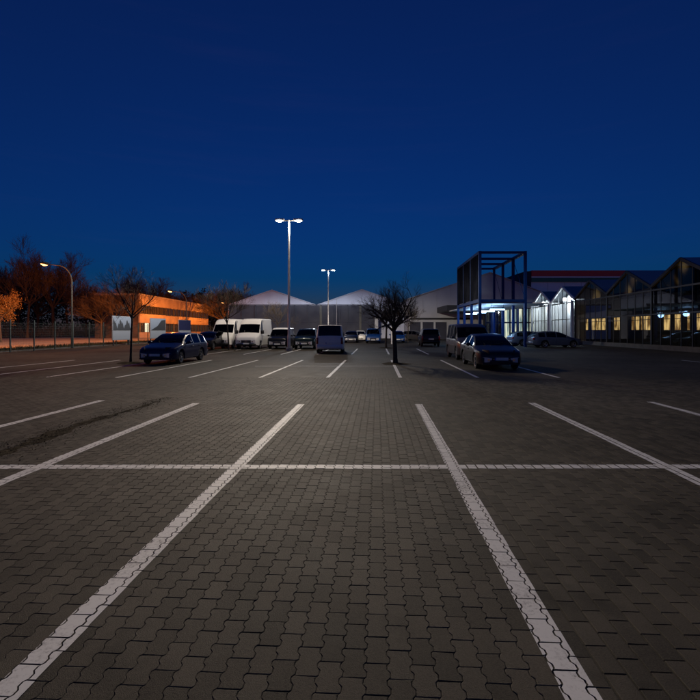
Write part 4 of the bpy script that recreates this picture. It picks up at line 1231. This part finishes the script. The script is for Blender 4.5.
    if kind != 'panel_van':
        st = MB(); z0 = sp['zb'] + 0.12 + (0.35 if big else 0); ly = sp['ws'][1] + 1.1 - y0
        st.rbox(-.62, .62, ly - .45, ly + .1, z0 + .08, z0 + .25, c=.04); st.rbox(-.62, .62, ly + .05, ly + .2, z0 + .2, z0 + .75, c=.05); st.build('rear_bench', 'seat_cloth', e)
    else:
        boxpart('bulkhead', 'grey_cladding', e, -Wd / 2 + .12, Wd / 2 - .12, 2.25 - y0, 2.3 - y0, .4, 2.4)
    db = MB(); dw = Wd / 2 - .16; zq = interp(sp['belt'], sp['ws'][0] + .2); db.rbox(-dw, dw, sp['ws'][0] + .02 - y0, sp['ws'][0] + .5 - y0, zq - .25, zq - .01, c=.03); db.build('dashboard', 'seat_cloth', e)
    if rails and kind in ('estate', 'suv'):
        for s in (1, -1):
            rl = MB(); la, lb = sp['ws'][1] + .25, (sp['rw'][0] - .15)
            pts = []
            for i in range(7):
                l = la + (lb - la) * i / 6; q = section(sp, l); pts.append((s * (q[5][0] - .03), l - y0, q[6][1] + (0.045 if 0 < i < 6 else .0)))
            rl.tube(pts, .014, 6); rl.build('roof_rail', 'black_plastic', e)
    return tag(e, label, cat, group)
def paint(name, col, metal=0.0, rough=0.32):
    return principled(name, col, rough, metal, 0.16, coat=0.25)
paint('paint_blue', (0.003, 0.008, 0.050), 0.0, 0.28); paint('paint_black', (0.008, 0.008, 0.010)); paint('paint_green', (0.012, 0.02, 0.02), 0.3)
paint('paint_white', (0.82, 0.82, 0.80), 0, 0.4); paint('paint_silver', (0.82, 0.76, 0.68), 0.0, 0.45); paint('paint_brightblue', (0.006, 0.04, 0.17), 0.0)
paint('paint_charcoal', (0.03, 0.03, 0.033), 0.3); paint('paint_iceblue', (0.075, 0.10, 0.15), 0.2, 0.35); paint('paint_navy', (0.008, 0.012, 0.03), 0.2); paint('paint_grey', (0.10, 0.10, 0.105), 0.4)
HV = ROT
# near left: blue estate
vehicle('estate', 'parked_car', -8.82, 24.3, HV, 'paint_blue', 'dark blue estate car parked alone beside the slim young tree', rails=False)
vehicle('estate', 'parked_car', px(207.5, 39.5) , 40.0, HV, 'paint_black', 'black car squeezed between the blue estate and the white van row')
vehicle('panel_van', 'delivery_van', px(218.5, 40.5) + 0.2, 43.6, HV, 'paint_white', 'white delivery van with tall roof beside the black car', 'van', bumper='black_plastic')
vehicle('panel_van', 'delivery_van', px(246.8, 39.3) + 0.1, 42.2, HV, 'paint_white', 'white delivery van with three pointed star grille beside the lamp post row', 'van', bumper='black_plastic', star=True)
vehicle('small_van', 'small_van', px(277, 39.6) + .1, 41.8, HV, 'paint_black', 'small dark van with a white roof next to the white star van', 'van', roof='paint_white')
vehicle('suv', 'parked_car', px(304, 39.6) + .1, 41.9, HV, 'paint_green', 'dark green car parked between the lamp post and the silver van')
vehicle('mpv_van', 'passenger_van', px(331.0, 34.2), 34.6, HV + math.pi + 0.05, 'paint_silver', 'silver passenger van seen from behind with a dark rear window', 'van')
vehicle('hatch', 'parked_car', px(351.5, 59), 61, HV, 'paint_navy', 'dark hatchback parked beyond the silver van, beside the white car')
vehicle('hatch', 'parked_car', px(360.5, 68), 70, HV, 'paint_white', 'white hatchback far off behind the dark hatchback')
vehicle('small_van', 'small_van', px(374, 57), 59, HV, 'paint_brightblue', 'bright blue small van facing out beside the pruned trees', 'van')
vehicle('suv', 'parked_car', px(374, 64), 67, HV, 'paint_charcoal', 'dark car standing right behind the bright blue small van')
vehicle('hatch', 'parked_car', px(399, 59), 61, HV, 'paint_brightblue', 'blue hatchback half hidden behind the stout pruned tree')
vehicle('hatch', 'parked_car', px(417, 70), 72, HV + R(60), 'paint_charcoal', 'dark hatchback standing crosswise before the pale hall')
vehicle('suv', 'parked_car', px(432, 46), 48, HV + math.pi, 'paint_black', 'black off-road car seen from behind near the dark van')
vehicle('mpv_van', 'passenger_van', 6.72, 27.3, HV, 'paint_grey', 'dark grey passenger van parked behind the black saloon', 'van')
vehicle('saloon', 'parked_car', 6.12, 21.3, HV, 'paint_charcoal', 'black saloon car parked in front of the dark grey passenger van')
vehicle('estate', 'parked_car', px(555.5, 44) , 44.3, R(92), 'paint_iceblue', 'pale blue grey estate car standing side on before the lit porches')
vehicle('estate', 'parked_car', px(532, 48.5), 48.6, R(92), 'paint_iceblue', 'pale blue grey estate car half hidden behind the matching estate')
